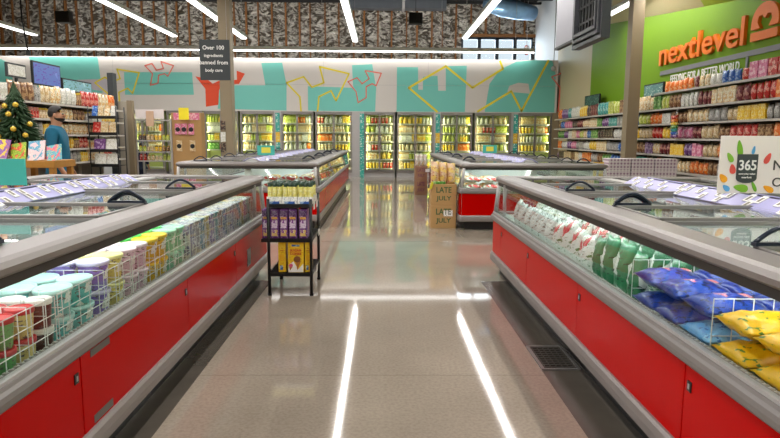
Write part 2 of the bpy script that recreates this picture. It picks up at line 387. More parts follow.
# green wall sign: raised orange lettering, bar, tagline
t = thing('wall_lettering', 'raised orange word nextlevel with apple emblem on the green wall', 'sign', (WX,13.35,2.93))
def wl(y, z): return (-.03, y-13.35, z-2.93)
lettering('nextlevel', M['orangeletter'], t, wl(13.57,3.0), FACEX, w=3.14, h=.49, ext=.03, bold=.012)
def heart(cx, cy, s, n=28):
    return [(cx+s*16*math.sin(a)**3/16, cy+s*(13*math.cos(a)-5*math.cos(2*a)-2*math.cos(3*a)-math.cos(4*a))/16) for a in [2*PI*k/n for k in range(n)]]
dome = [(-.38,.20)]+[(-.38*math.cos(a)*1.0, .30+.36*math.sin(a)) for a in [PI*k/16 for k in range(17)]]+[(.38,.20)]
nt_ = [(-.12,.20),(-.2,.32),(-.17,.42),(-.08,.44),(0,.36),(.08,.44),(.17,.42),(.2,.32),(.12,.20)]
shape([dome+[(q[0],q[1]) for q in reversed(nt_)]], M['orangeletter'], t, wl(9.89,3.02), FACEX, .03, 'apple_emblem')
shape([[(-.38,-.02),(.38,-.02),(.38,.14),(-.38,.14)]], M['orangeletter'], t, wl(9.89,3.02), FACEX, .03, 'emblem_bar')
for dx in (-.09,.07): shape([[(dx-.05,.70),(dx+.03,.70),(dx+.06,.84),(dx-.02,.84)]], M['orangeletter'], t, wl(9.89,3.02), FACEX, .03, 'emblem_stem')
for ch in t.children:
    if ch.name.startswith('apple') or ch.name.startswith('emblem'): ch.scale = (.92,.86,1)
t = thing('wall_tagline', 'grey stripe and white tagline BETTER WORLD under the orange word', 'sign', (WX,13.35,2.5))
MB().box(-.02,0,6.5-13.35,.21,.285,.375).build('stripe', M['slate'], t); MB().box(-.02,0,10.32-13.35,10.38-13.35,0,.28).build('upright_stripe', M['slate'], t)
lettering('FEEDING FOR A BETTER WORLD', M['tagwhite'], t, (-.012,-.29,.085), FACEX, w=2.5, h=.16, ext=.006, bold=.01)
lettering('BEYOND', M['slate'], t, (-.012,10.15-13.35,.05), FACEX, w=.75, h=.13, ext=.006)

# columns
def column(x, y, k, lab):
    t = thing('support_column', lab, 'column', (x,y,0)); t['kind'] = 'structure'
    MB().box(-.125,.125,-.125,.125,0,ZC).build('shaft', M['column'], t, .008); return t
cl = column(-3.27,13,0,'grey square column behind the hanging charcoal sign')
cr = column(5.35,13,1,'grey square column in front of the green wall')
for z, c in ((1.62,'black'),(1.38,'white'),(1.15,'black')):
    MB().box(-.13,-.03,-.145,-.125,z-.1,z+.1).build('notice', PM[c], cl)

# ================================================================== LIGHTS
def lamp(name, loc, rot, sx, sy, power, col=(1,.97,.92)):
    l = bpy.data.lights.new(name, 'AREA'); l.shape = 'RECTANGLE'; l.size = sx; l.size_y = sy; l.energy = power; l.color = col
    o = bpy.data.objects.new(name, l); COL.objects.link(o); o.location = loc; o.rotation_euler = rot; return o
ROWP = 17.0   # watts per metre
for k, (x, ya, yb, z, lab) in enumerate((
  (-10.6,-5,19.1,4.4,'strip light at far left above the gondola shelves'),(-6.35,-5,19.1,4.4,'strip light second from the left above the fir tree'),
  (-4.3,-5,19.4,4.4,'strip light passing above the charcoal hanging sign'),(-.85,-5,19.8,4.4,'strip light above the middle of the aisle, left of centre'),
  (2.55,-5,19.0,4.4,'strip light that ends below the windows'),(5.6,-5,15.4,4.4,'strip light beside the green wall under the cream soffit'))):
    t = thing('strip_light', lab, 'light', (x,ya,z), 0, 'hanging strip lights')
    L_ = yb-ya
    MB().box(-.095,.095,0,L_,.03,.12).build('housing', M['white'], t)
    MB().box(-.075,.075,.02,L_-.02,0,.03).build('diffuser', M['tube'], t)
    for q in (.3,L_/3,2*L_/3,L_-.3): MB().tube([(0,q,.12),(0,q,ZC-z)], .006, 5).build('hanger_rod', M['lightgrey'], t)
    lamp('strip_lamp', (x,(ya+yb)/2,z-.012), (0,0,0), .05, L_-.1, ROWP*L_)
t = thing('cross_strip_light', 'long horizontal strip light in front of the foil wall', 'light', (-15,20.75,4.2))
MB().box(0,20.15,-.06,.06,.06,.18).build('housing', M['white'], t); MB().box(.02,20.13,-.04,.04,.03,.06).build('diffuser', M['tube2'], t)
for q in (1,5,9,13,17,19.5): MB().tube([(q,0,.18),(q,0,ZC-4.2)], .006, 5).build('hanger_rod', M['lightgrey'], t)

lamp('daylight', ((wx0+wx1)/2,YW+.5,(wz0+wz1)/2+.2), (R(-80),0,0), 3.0, 1.4, 170, (.78,.88,1))
lamp('cross_strip_lamp', (-13+9.07,20.84,4.40), (R(112),0,0), 18, .05, 400)
# hanging speakers, camera, wires
for x, z, lab in ((-10.3,5.0,'black hanging speaker at left in front of the foil wall'),(1.1,5.05,'black hanging speaker at middle in front of the foil wall')):
    t = thing('hanging_speaker', lab, 'speaker', (x,20.3,z), 0, 'hanging speakers'); MB().box(-.22,.22,-.15,.15,0,.36).build('speaker_box', M['black'], t, .02); MB().tube([(0,0,.36),(0,0,ZC-z)], .01, 6).build('hanger_rod', M['black'], t)
t = thing('ceiling_camera', 'small dome camera hanging before the teal mural end', 'camera', (5.75,20.5,3.7)); MB().ball((0,0,0),.09).build('dome', M['lightgrey'], t); MB().tube([(0,0,.08),(0,0,ZC-3.7)],.012,6).build('hanger_rod', M['lightgrey'], t)
t = thing('ceiling_sensor', 'small red and white device hanging beside the windows', 'sensor', (5.55,23.6,4.75)); MB().lathe([(.05,-.2),(.1,-.1),(.1,.1),(.05,.16)],10).build('sensor_body', printed('sensor','E9E4E4','D86A6A','B03030',9), t); MB().tube([(0,0,.15),(0,0,ZC-4.75)],.01,6).build('hanger_rod', M['lightgrey'], t)
t = thing('hanging_cable', 'dark drop cable with plug above the gondola screens', 'cable', (-9.5,16.5,3.6)); MB().tube([(0,0,ZC-3.6),(.02,0,.8),(.1,0,.1),(.13,0,0)],.02,6).build('cord', M['black'], t); MB().lathe([(.06,-.12),(.06,.02)],8,.13).build('plug', M['black'], t)

# charcoal sign over the aisle
t = thing('hanging_sign', 'charcoal hanging sign with white words Over 100 ingredients', 'sign', (-3.10,11.6,2.44))
MB().box(-.31,.25,-.015,.015,0,.74).build('board', M['chalk'], t, .003)
for i, w in enumerate(('Over 100','ingredients','banned from','body care')):
    lettering(w, M['tagwhite'], t, (-.05,-.017,.56-i*.135), FACE, h=.075, ext=.003, align='CENTER', bold=.01)
for x in (-.25,.2): MB().tube([(x,0,.74),(x,0,ZC-2.44)], .004, 5).build('hanger_wire', M['lightgrey'], t)
# hanging screens at top right
t = thing('hanging_sign', 'plain pale grey double-sided panel hanging beside the dark screen', 'sign', (3.05,9.4,2.93))
MB().box(-.03,.03,0,1.3,0,1.6).build('board', pbr('pale_panel','98979F',.5,.1,.05), t); MB().box(-.04,.04,-.02,1.32,-.02,.02).build('edge_trim', M['black'], t)
for y in (.2,1.1): MB().tube([(0,y,1.6),(0,y,ZC-2.93)], .02, 6).build('hanger_rod', M['black'], t)
t = thing('hanging_screen', 'black framed hanging screen seen from behind', 'screen', (2.9,8.0,2.7))
f = MB()
for i, (ins, x0, x1) in enumerate(((0,-.06,.06),(.07,-.085,.05),(.14,-.10,.04))):
    a, b, c, d = ins, 1.2-ins, ins, 1.55-ins; w = .05
    f.box(x0,x1,a,a+w,c,d); f.box(x0,x1,b-w,b,c,d); f.box(x0,x1,a+w,b-w,c,c+w); f.box(x0,x1,a+w,b-w,d-w,d)
f.build('bezel', pbr('bezel_dark','3A3B40',.4,.3,.1), t)
MB().box(-.03,.03,.18,1.02,.18,1.37).build('back_panel', M['black'], t)
g = MB()
for k in range(6): g.box(-.05,-.03,.25+k*.13,.28+k*.13,.2,1.35)
for k in range(5): g.box(-.05,-.03,.2,1.0,.3+k*.22,.33+k*.22)
g.build('rear_rib', M['black'], t)
for y in (.3,.9): MB().tube([(0,y,1.55),(0,y,ZC-2.72)], .02, 6).build('hanger_rod', M['black'], t)

# ================================================================== ISLAND FREEZERS
RAIL = [(.075,.95),(.05,.953),(.036,.965),(.034,.985),(.046,1.003),(.07,1.012),(.20,1.012),(.215,1.004),(.215,.95)]
BUMP = [(.07,.556),(.012,.558),(.002,.568),(0,.59),(.003,.608),(.014,.618),(.018,.63),(.07,.632)]
KICK = [(.07,.13),(.012,.13),(.002,.14),(0,.18),(.004,.212),(.014,.226),(.07,.226)]
def handle_mesh():
    h = MB(); h.tube([(-.1+.2*k/14, 0, .012+.055*math.sin(PI*k/14)) for k in range(15)], .009, 8)
    h.box(-.105,.105,-.014,.014,0,.014); return h.mesh('handle', M['navy'])
HANDLE = handle_mesh()
def tag_mesh():
    g = MB(); g.box(-.034,.034,-.022,.022,0,.004,0); g.box(-.024,.016,-.011,.009,.004,.005,1); return g.mesh('price_tag', [M['tagwhite'], pbr('tag_print','857D72',.6)])
TAG = tag_mesh()
GRILLE = None
def island(label, s, x0, W, y0, y1, seams, lids, ridge_y, detail=True, tags=None):
    """s=+1 right of the aisle, -1 left; x0 aisle face distance; seams = panel joints along Y"""
    xa, xb = (x0, x0+W) if s > 0 else (-x0-W, -x0)
    cx = (xa+xb)/2
    t = thing('island_freezer', label, 'freezer', (cx,y0,0), 0, 'island freezers')
    ax, bx, L = xa-cx, xb-cx, y1-y0
    fx = lambda d: s*(d - W/2)          # d = distance inwards from the aisle face
    MB().ring([(.10,0),(.10,.14),(.16,.14),(.16,0)], ax,bx,0,L,.06).build('plinth', M['black'], t)
    MB().ring(KICK, ax,bx,0,L).build('kick_rail', M['grey'], t)
    MB().ring(BUMP, ax,bx,0,L).build('bumper', M['bump'], t)
    MB().ring(RAIL, ax,bx,0,L,.08).build('top_rail', M['grey'], t)
    MB().ring([(.062,.915),(.062,.953),(.1,.953),(.1,.915)], ax,bx,0,L,.08).build('rail_trim', M['trim'], t)
    MB().ring([(.022,.628),(.022,.642),(.05,.642),(.05,.628)], ax,bx,0,L).build('glass_channel', M['lightgrey'], t)
    ln = MB(); ln.box(ax+.05,bx-.05,.05,L-.05,.24,.56); ln.ring([(.06,.48),(.06,.612),(.085,.612),(.085,.48)],ax,bx,0,L); ln.box(-.05,.05,.12,L-.12,.49,.99)
    ln.build('tub', M['liner'], t)
    # air grille beside the aisle glass
    gr = MB(); y = .12
    gr.box(fx(.055),fx(.095),.1,L-.1,.612,.624)
    while y < L-.12: gr.box(fx(.06),fx(.09),y,y+.012,.624,.63,1); y += .03
    gr.build('air_grille', [M['white'], M['shelf']], t)
    # red panels on the four sides
    ed = [0.05]+[q-y0 for q in seams]+[L-.05]
    for i in range(len(ed)-1):
        for d in (.026, W-.026):
            p = MB().box(fx(d),fx(d+(.02 if d < 1 else -.02)),ed[i]+.003,ed[i+1]-.003,.222,.56).build('side_panel', M['red'], t, .003)
            if i > 0 and d < 1 and detail:
                lk = MB(); lk.box(fx(.022),fx(.03),ed[i]-.055,ed[i]-.025,.455,.495,0); lk.box(fx(.020),fx(.022),ed[i]-.046,ed[i]-.034,.465,.485,1); lk.build('lock', [M['black'],M['lightgrey']], p)
    for yy, dd in ((.026,.02),(L-.026,-.02)):
        MB().box(ax+.05,bx-.05,yy,yy+dd,.222,.56).build('end_panel', M['red'], t, .003)
    # glass
    npan = max(1, round(L/1.9)); pl = (L-.12)/npan
    for side in (0,1):
        e = (lambda d: fx(d)) if side == 0 else (lambda d: fx(W-d))
        for i in range(npan):
            a, b = .06+i*pl+.004, .06+(i+1)*pl-.004
            MB().hexa([(e(.030),a,.64),(e(.030),b,.64),(e(.036),b,.64),(e(.036),a,.64),(e(.075),a,.92),(e(.075),b,.92),(e(.081),b,.92),(e(.081),a,.92)]).build('side_glass', M['glass'], t)
    for q, sg in ((0,1),(L,-1)):
        MB().hexa([(ax+.06,q+sg*.030,.64),(bx-.06,q+sg*.030,.64),(bx-.06,q+sg*.036,.64),(ax+.06,q+sg*.036,.64),(ax+.09,q+sg*.075,.92),(bx-.09,q+sg*.075,.92),(bx-.09,q+sg*.081,.92),(ax+.09,q+sg*.081,.92)]).build('end_glass', M['glass'], t)
    for d in (.06, W-.06):
        for q in (.06, L-.06): MB().tube([(fx(d-.012 if d < 1 else d+.012),q,.632),(fx(d+.02 if d < 1 else d-.02),q,.94)], .022, 10).build('corner_post', M['lightgrey'], t)
    for d, sg in ((.05,1),(W-.05,-1)):
        q = L-.42 if y0 < 5 else .42
        MB().box(fx(d-.0*sg),fx(d+.025*sg),q-.02,q+.02,.64,.94).build('corner_post', M['lightgrey'], t)
    # centre ridge with ticket strip
    ra, rb = ridge_y[0]-y0, ridge_y[1]-y0
    rd = MB().hexa([(-.13,ra,.99),(.13,ra,.99),(.13,rb,.99),(-.13,rb,.99),(-.05,ra,1.05),(.05,ra,1.05),(.05,rb,1.05),(-.05,rb,1.05)]).build('ridge', M['lightgrey'], t)
    a = .19
    for sd in (-1,1):
        st = MB().hexa([(sd*.155,ra,1.0),(sd*.05,ra,1.062),(sd*.05,rb,1.062),(sd*.155,rb,1.0),(sd*.158,ra,1.006),(sd*.053,ra,1.068),(sd*.053,rb,1.068),(sd*.158,rb,1.006)]).build('ticket_strip', M['lavender'], rd)
        if tags and sd == -s:
            for (ty, up) in tags:
                d = .128 if not up else .08
                zz = 1.006+(.158-d)/.105*.062
                obj('price_tag', TAG, rd, (sd*(d+.004), ty-y0, zz+.002), (0, sd*math.atan2(.062,.105), PI/2 if False else 0), (1.05,1.1,1))
    MB().box(-.06,.06,rb,L-.2,.96,1.0).build('cross_bar', M['lightgrey'], t)
    # lids over both halves
    for sd in (0,1):
        e = (lambda d: fx(d)) if sd == 0 else (lambda d: fx(W-d))
        for i, (a, b, hs) in enumerate(lids):
            a -= y0; b -= y0; z = .985 if i % 2 else 1.0; x_in, x_out = e(.205), e(W/2-.12)
            fr = MB(); fr.box(x_in,x_out,a,a+.035,z,z+.022); fr.box(x_in,x_out,b-.035,b,z,z+.022); fr.box(x_in,e(.225),a,b,z,z+.018); fr.box(e(W/2-.14),x_out,a,b,z,z+.018)
            ld = fr.build('lid_frame', M['steel'], t, .003)
            MB().box(e(.22),e(W/2-.135),a+.03,b-.03,z+.006,z+.012).build('lid_glass', M['lidglass'], ld)
            if sd == 0:
                for hq in hs: obj('lid_handle', HANDLE, ld, (e(.30), (a+.018 if hq == 0 else b-.018), z+.02))
            else:
                obj('lid_handle', HANDLE, ld, (e(.35), a+.018, z+.02))
    return t
LIDS1 = [(-.1,.7,[1]),(.65,1.42,[]),(1.4,2.12,[1]),(2.1,2.87,[]),(2.85,3.42,[1]),(3.40,4.32,[0]),(4.30,5.05,[0]),(5.03,5.95,[])]
tg = []
y = 2.4
while y < 5.1:
    tg += [(y,False),(y+.1,True)] if random.random() < .75 else [(y,True),(y+.11,True),(y+.05,False)]
    y += random.uniform(.22,.32)
islR = island('red panelled island freezer at right of the aisle, full of bags', 1, 1.14, 2.25, -.4, 6.22, [.9,2.18,3.45,4.7,5.75], LIDS1, (-.2,5.2), True, tg)
tg = []
y = 2.3
while y < 5.2:
    tg += [(y,True),(y+.1,False),(y+.1,True),(y+.2,False)]
    y += random.uniform(.3,.36)
islL = island('red panelled island freezer at left of the aisle, full of tubs', -1, 1.14, 2.25, -.4, 6.1, [.9,2.25,3.55,4.75], LIDS1, (-.2,5.25), True, tg)
def lids2(a, b):
    n = int((b-a)/.8); q = (b-a)/n
    return [(a+i*q, a+(i+1)*q, [0] if i % 2 else [1]) for i in range(n)]
islR2 = island('second island freezer beyond the cartons, on the green wall side', 1, 1.17, 2.3, 9.0, 15.2, [10.2,11.4,12.6,13.8], lids2(9.25,15.0), (9.4,15.0), True, [(9.6+.25*k, k % 2 == 0) for k in range(20)])
islL2 = island('second island freezer beyond the black wire rack', -1, .92, 2.2, 9.0, 17.4, [10.3,11.6,12.9,14.2,15.5], lids2(9.25,17.2), (9.4,17.2), True, [(9.6+.25*k, k % 2 == 0) for k in range(26)])
# grey slots, sticker on the left freezer
k_ = M['slate']
sl = pbr('slot_grey', '5B5650', .5)
for (ya, yb, za, zb) in ((2.33,2.50,.515,.545),(2.33,2.50,.235,.268)):
    MB().box(1.14+2.25/2-1.14-.024, 1.14+2.25/2-1.14-.028, ya+.4, yb+.4, za, zb).build('slot', sl, islL)
MB().box(2.25/2-.022,2.25/2-.028,5.15+.4,5.28+.4,.27,.42).build('black_sticker', printed('sticker','101010','2B2B2B','EDEDED',40), islL)

# floor drain
t = thing('floor_drain', 'square iron floor drain grate beside the right freezer', 'drain', (1.10,3.68,.0015))
f = MB(); f.ring([(0,0),(0,.008),(.02,.008),(.02,0)],-.12,.12,-.21,.21,.01); f.build('drain_frame', M['steel'], t)
f = MB(); f.box(-.1,.1,-.19,.19,0,.003,1)
for k in range(10): f.box(-.1,.1,-.18+k*.038,-.165+k*.038,.003,.007,0)
for k in range(6): f.box(-.095+k*.036,-.085+k*.036,-.19,.19,.003,.006,0)
f.build('grate', [pbr('iron_grate','4A443E',.5,.5), M['black']], t)

# ================================================================== PRODUCT SHAPES (cached by colour)
CACHE = {}
def bag_mb(w=.18, h=.25, d=.08, n=7, mth=8, lump=.0, seed=0, puff=False):
    """stand-up pillow bag with crimped top and bottom"""
    rnd = random.Random(seed); vs = []; fs = []
    for sgn in (-1,1):
        for j in range(mth+1):
            v = j/mth
            for i in range(n+1):
                u = i/n
                th = (max(0,math.sin(PI*u))**.55)*(max(0,math.sin(PI*min(1,max(0,(v-.06)/.88))))**.5)*d/2
                th *= 1+lump*rnd.uniform(-1,1)
                if puff:
                    th = (max(0,math.sin(PI*u))**.4)*(max(0,math.sin(PI*min(1,max(0,(v-.05)/.9))))**.38)*d/2
                    th *= 1+.30*noise.noise(Vector((u*3.2+seed*7, v*3.2, sgn*2.0)))+.26*noise.noise(Vector((u*8+seed*3, v*8, sgn)))
                    th *= .86
                ww = w*(1-.06*math.sin(PI*v))
                vs.append(((u-.5)*ww, sgn*th, v*h + (.006*math.sin(u*9) if j == mth else 0)))
    K = (n+1)*(mth+1)
    for s_ in (0,1):
        for j in range(mth):
            for i in range(n):
                a = s_*K+j*(n+1)+i; q = (a, a+1, a+n+2, a+n+1); fs.append(q if s_ == 0 else q[::-1])
    return MB().add(vs, fs, 0, True)
def mesh_of(kind, colour):
    key = (kind, colour)
    if key in CACHE: return CACHE[key]
    mat = PM[colour]; mb = MB(); mg = False; bev = 0; mats = [mat]
    if kind == 'snack_bag': mb = bag_mb(.19,.26,.10,6,7,.12,hash(colour) % 97); mg = True
    elif kind == 'snack_pouch': mb = bag_mb(.15,.20,.08,6,6,.1,3); mg = True
    elif kind == 'snack_box': mb.box(-.085,.085,-.03,.03,0,.235); bev = .003
    elif kind == 'jar':
        mb.lathe([(.04,0),(.045,.01),(.045,.11),(.035,.125)],12); mb.lathe([(.038,.125),(.038,.15)],12,mi=1); mats = [mat, M['black' if colour in ('white','cream','yellow') else 'gold']]
    elif kind == 'can': mb.lathe([(.04,0),(.042,.006),(.042,.115),(.039,.122)],12)
    elif kind == 'drink_bottle':
        mb.lathe([(.037,0),(.04,.01),(.04,.15),(.018,.2),(.016,.215)],10); mb.lathe([(.02,.213),(.02,.24)],10,mi=1); mats = [mat, PM['white' if colour != 'white' else 'blue']]
    elif kind == 'drink_carton':
        mb.box(-.042,.042,-.042,.042,0,.18); mb.hexa([(-.042,-.042,.18),(.042,-.042,.18),(.042,.042,.18),(-.042,.042,.18),(-.042,-.003,.225),(.042,-.003,.225),(.042,.003,.225),(-.042,.003,.225)]); mb.box(-.042,.042,-.003,.003,.225,.245)
    elif kind == 'milk_jug':
        mb.lathe([(.055,0),(.06,.02),(.06,.14),(.02,.21),(.02,.225)],10); mb.lathe([(.022,.225),(.022,.245)],10,mi=1); mb.tube([(.05,0,.15),(.075,0,.16),(.07,0,.2),(.02,0,.215)],.01,6); mats = [mat, PM['blue']]
    elif kind == 'yogurt_tub':
        mb.lathe([(.038,0),(.05,.10)],12); mb.lathe([(.053,.10),(.053,.112)],12,mi=1); mats = [mat, PM['white' if colour != 'white' else 'lime']]
    elif kind == 'cheese_pack': mb.box(-.06,.06,-.03,.03,0,.13); mb.box(-.06,.06,-.006,.006,.13,.15); bev = .004
    me = mb.mesh(kind, mats, bev, mg); CACHE[key] = me; return me
ORD = ['top','second','third','fourth','fifth','sixth','seventh']

# ================================================================== WALL COOLERS
UNITS = [(130,164),(167,202),(204,238),(240,274),(281,313),(315,352),(364,395),(397,434),(441,473),(475,512),(519,553)]
UN = ['eleventh','tenth','ninth','eighth','seventh','sixth','fifth','fourth','third','second','first']
led = (1,.98,.62)
POOL = {'drink_bottle':['yellow','lime','cream','white','orange'],'drink_carton':['lime','white','yellow','cream','tan'],'milk_jug':['white','cream','lime','yellow'],
        'yogurt_tub':['yellow','white','lime','cream','red'],'cheese_pack':['yellow','cream','orange','lime','green','tan']}
DIM = {'drink_bottle':.088,'drink_carton':.092,'milk_jug':.158,'yogurt_tub':.115,'cheese_pack':.128}
darkfr = pbr('cooler_frame', '8F8A88', .35, .5, .05); inner = pbr('cooler_inner', 'C3CB86', .5, 0, .05)
rows = [(.30,.30),(.62,.3),(.93,.3),(1.24,.3),(1.55,.3),(1.86,.3)]
for ui, (pa, pb) in enumerate(UNITS):
    a = (pa-381.5)*.0347; b = (pb-381.5)*.0347; w = b-a
    lab = '%s two-door glass cooler from the green wall, in the back row' % UN[ui]
    t = thing('reach_in_cooler', lab, 'cooler', (a,YB,0), 0, 'wall coolers')
    bd = MB(); bd.box(0,w,.62,.66,.15,2.26); bd.box(0,.02,.06,.62,.15,2.26); bd.box(w-.02,w,.06,.62,.15,2.26); bd.box(0,w,.06,.62,2.2,2.26); bd.box(0,w,.06,.62,.15,.19)
    bd.build('cabinet', inner, t)
    MB().box(0,w,.05,.6,0,.15).build('kick_plate', M['lightgrey'], t)
    f = MB(); f.box(0,.045,-.01,.06,.15,2.26); f.box(w-.045,w,-.01,.06,.15,2.26); f.box(.045,w-.045,-.01,.06,2.19,2.26); f.box(.045,w-.045,-.01,.06,.15,.21); f.build('frame', darkfr, t)
    for q in (0,1):
        xa = .05+q*(w/2-.05)+.004; xb = xa+w/2-.058
        d = MB(); d.box(xa,xa+.028,-.04,-.012,.215,2.185); d.box(xb-.028,xb,-.04,-.012,.215,2.185); d.box(xa,xb,-.04,-.012,.215,.245); d.box(xa,xb,-.04,-.012,2.155,2.185)
        d = d.build('door', darkfr, t)
        MB().box(xa+.028,xb-.028,-.03,-.022,.245,2.155).build('pane', M['coolglass'], d)
        hx = xb-.04 if q == 0 else xa+.04
        MB().tube([(hx,-.045,.95),(hx,-.075,.97),(hx,-.075,1.45),(hx,-.045,1.47)],.01,6).build('handle', M['steel'], d)
    for z, hgt in rows:
        s_ = MB(); s_.box(.03,w-.03,.14,.6,z-.02,z); s_.box(.03,w-.03,.125,.14,z-.035,z+.012,1); s_.build('shelf', [M['shelf'], M['shelfrail']], t)
    for xq in (.06, w-.06):
        lamp('cooler_lamp', (a+xq,YB+.085,1.2), (R(90),0,(R(-50) if xq < .5 else R(50))), .03, 1.9, 4.6, led)
    full = 315 <= pa <= 441 or True
    for ri, (z, hgt) in enumerate(rows):
        lowest = 0 if 315 <= pa <= 400 else 2
        if ri < lowest: continue
        x = .052; used = set()
        while x < w-.14:
            kind = random.choice(list(POOL)); cs = [c for c in POOL[kind] if (kind,c) not in used]
            if not cs: continue
            c = random.choice(cs); used.add((kind,c)); dm = DIM[kind]
            rep = random.randint(2,5)
            nm = kind.replace('_',' ')
            for k in range(rep):
                if x+dm > w-.05: break
                oo = obj(kind, mesh_of(kind,c), None, (a+x+dm/2,YB+.22,z+.001), (0,0,random.uniform(-.03,.03)), (1.06,1.06,{'yogurt_tub':2.0,'cheese_pack':1.6,'drink_bottle':1.08,'drink_carton':1.08,'milk_jug':1.06}[kind]))
                tag(oo, '%s %s on the %s shelf of the %s cooler from the green wall' % (c,nm,ORD[5-ri],UN[ui]), nm.split()[-1], '%s %ss, %s shelf, %s cooler' % (c,nm,ORD[5-ri],UN[ui]))
                x += dm+.004
            x += .002
# pillars and teal fin banners between the coolers
for pa, pb in ((352,364),(434,441),(512,519),(274,281)):
    a = (pa-381.5)*.0347; b = (pb-381.5)*.0347
    p = MB().box(a,b,YB,YB+.5,0,2.26).build('trim_4', M['lightgrey']); p['kind'] = 'structure'
for i, (px, lab) in enumerate(((361.8,'teal upright banner on the wide pillar between the middle coolers'),(438,'teal upright banner beside the third cooler from the green wall'),(516.5,'teal upright banner beside the cooler nearest the green wall'),(277.5,'teal upright banner beside the seventh cooler from the green wall'))):
    a = (px-381.5)*.0347
    t = thing('fin_banner', lab, 'banner', (a,YB-.02,.0), 0, 'teal cooler banners')
    MB().box(-.075,.075,-.012,0,.0,2.2).build('banner_panel', printed('banner%d' % i,'35A79A','2A9488','E8F4F0',7,.7), t)
    if i != 0: MB().box(-.075,.075,-.016,-.012,1.2,1.55).build('yellow_patch', PM['yellow'], t)
MB().box(MX0,WX-.05,YB+.66,YB+.7,0,MZ0).build('trim_5', M['paleblue'])['kind'] = 'structure'
MB().box((553-381.5)*.0347,WX-.02,YB-.1,YB+.6,0,2.26).build('trim_6', M['column'])['kind'] = 'structure'

# ================================================================== SHELVING
def shelving(prefix, s, xf, xw, ya, yb, zs, blen, kinds, where, top_z, zmin, dim, ordn, back_h, extra=None):
    """s=-1: faces -X (right wall), s=+1: faces +X (left gondola)"""
    nb = round((yb-ya)/blen); blen = (yb-ya)/nb
    for b in range(nb):
        y0 = ya+b*blen
        t = thing('shelving_bay', '%s shelving bay, %s from its far end' % (where, ordn[nb-1-b]), 'shelves', (xf,y0,0), 0, prefix)
        bk = xw-xf
        MB().box(bk,bk-math.copysign(.03,bk),0,blen,0,back_h).build('back_panel', M['shelfback'], t)
        for q in (0.02,blen-.05): MB().box(bk,bk-math.copysign(.05,bk),q,q+.03,0,back_h).build('upright', M['shelf'], t)
        MB().box(0.02*(1 if bk>0 else -1),bk,0.005,blen-.005,0,.16).build('base_plinth', M['shelfback'], t)
        for z in zs:
            sh = MB().box(0,bk,.005,blen-.005,z-.025,z).build('shelf', M['shelf'], t)
            MB().box(-.012*(1 if bk>0 else -1),0,.005,blen-.005,z-.032,z+.004).build('price_rail', M['shelfrail'], sh)
    used_all = {}
    for zi, z in enumerate(sorted(zs, reverse=True)):
        if z < zmin: continue
        y = ya+.04; cols = list(PAL); random.shuffle(cols); combos = [(c,k) for k in kinds for c in cols]; combos.sort(key=lambda q: random.random()+(.0 if q[0] in ('pink','purple','teal','lime','green','blue','black','maroon') else (.25 if s < 0 else .45)))
        while y < yb-.25 and combos:
            c, kind = combos.pop(); rep = random.randint(2,4); dm = dim[kind]
            nm = kind.replace('_',' ')
            for k in range(rep):
                if y+dm > yb-.05: break
                sc = random.uniform(.93,1.0); hs = (1.05 if s < 0 and y < 13 else 1.22) if z >= top_z-.01 else 1.0
                o = obj(kind, mesh_of(kind,c), None, (xf+math.copysign(.12,bk), y+dm/2, z+.001), (0,0,(PI/2 if s < 0 else -PI/2)+random.uniform(-.06,.06)), (sc,1,{'snack_bag':1.0,'snack_pouch':1.25,'snack_box':1.08,'jar':1.45,'can':1.8}[kind]*(hs*random.uniform(.95,1.05) if hs > 1 else random.uniform(.82,.89 if s > 0 else .96))))
                tag(o, '%s %s on the %s shelf of the %s shelving' % (c,nm,ORD[zi],where), nm.split()[-1], '%s %ss on %s shelf, %s shelving' % (c,nm,ORD[zi],where))
                y += dm
ordn = ['first','second','third','fourth','fifth','sixth','seventh','eighth','ninth','tenth','eleventh']
DIMS = {'snack_bag':.192,'snack_pouch':.16,'snack_box':.18,'jar':.095,'can':.09}
shelving('green wall shelving', -1, 5.72, 6.19, 7.6, 20.0, [2.0,1.7,1.4,1.08,.76,.4], 1.24, ['snack_bag','snack_pouch','snack_box'], 'green wall', 2.0, .7, DIMS, ordn, 2.05)
shelving('left gondola shelving', 1, -6.0, -6.55, 8.6, 14.2, [1.97,1.69,1.41,1.14,.87,.5], 1.12, ['snack_bag','jar','snack_pouch','can'], 'left gondola', 1.97, .8, DIMS, ordn, 2.0)
# upper ledge of the green wall shelving with big boxes and bags
t = thing('ledge_shelf', 'high narrow shelf above the near bays of green wall shelving', 'shelf', (6.19,7.6,2.34)); MB().box(-.4,0,0,5.3,-.025,0).build('shelf_board', M['shelf'], t); MB().box(-.41,-.4,0,5.3,-.035,.004).build('price_rail', M['shelfrail'], t)
for q in (.1,2.6,5.2): MB().box(-.35,0,q,q+.02,-.035,-.02).build('bracket', M['shelf'], t)
y = 7.75
for c, n_ in (('maroon',3),('red',4),('pink',2)):
    for k in range(n_):
        oo = obj('snack_box', mesh_of('snack_box',c), None, (5.93,y,2.341), (0,0,PI/2), (1.25,1.25,1.2))
        tag(oo, '%s box on the high ledge above green wall shelving' % c, 'box', '%s boxes on the high ledge' % c); y += .24
for c, ya_, n_ in (('red',9.75,2),('blue',10.15,3),('white',10.72,2),('cream',11.1,2),('maroon',11.48,1),('orange',11.7,6)):
    for k in range(n_):
        oo = obj('snack_bag', mesh_of('snack_bag',c), None, (5.95,ya_+k*.19,2.341), (0,0,PI/2+random.uniform(-.1,.1)), (.97,.9,random.uniform(.8,.92)))
        tag(oo, '%s bag standing on the high ledge above green wall shelving' % c, 'bag', '%s bags on the high ledge' % c)
t = thing('hanging_toy', 'rainbow coloured toy hanging from green wall shelving', 'toy', (5.62,11.55,1.42))
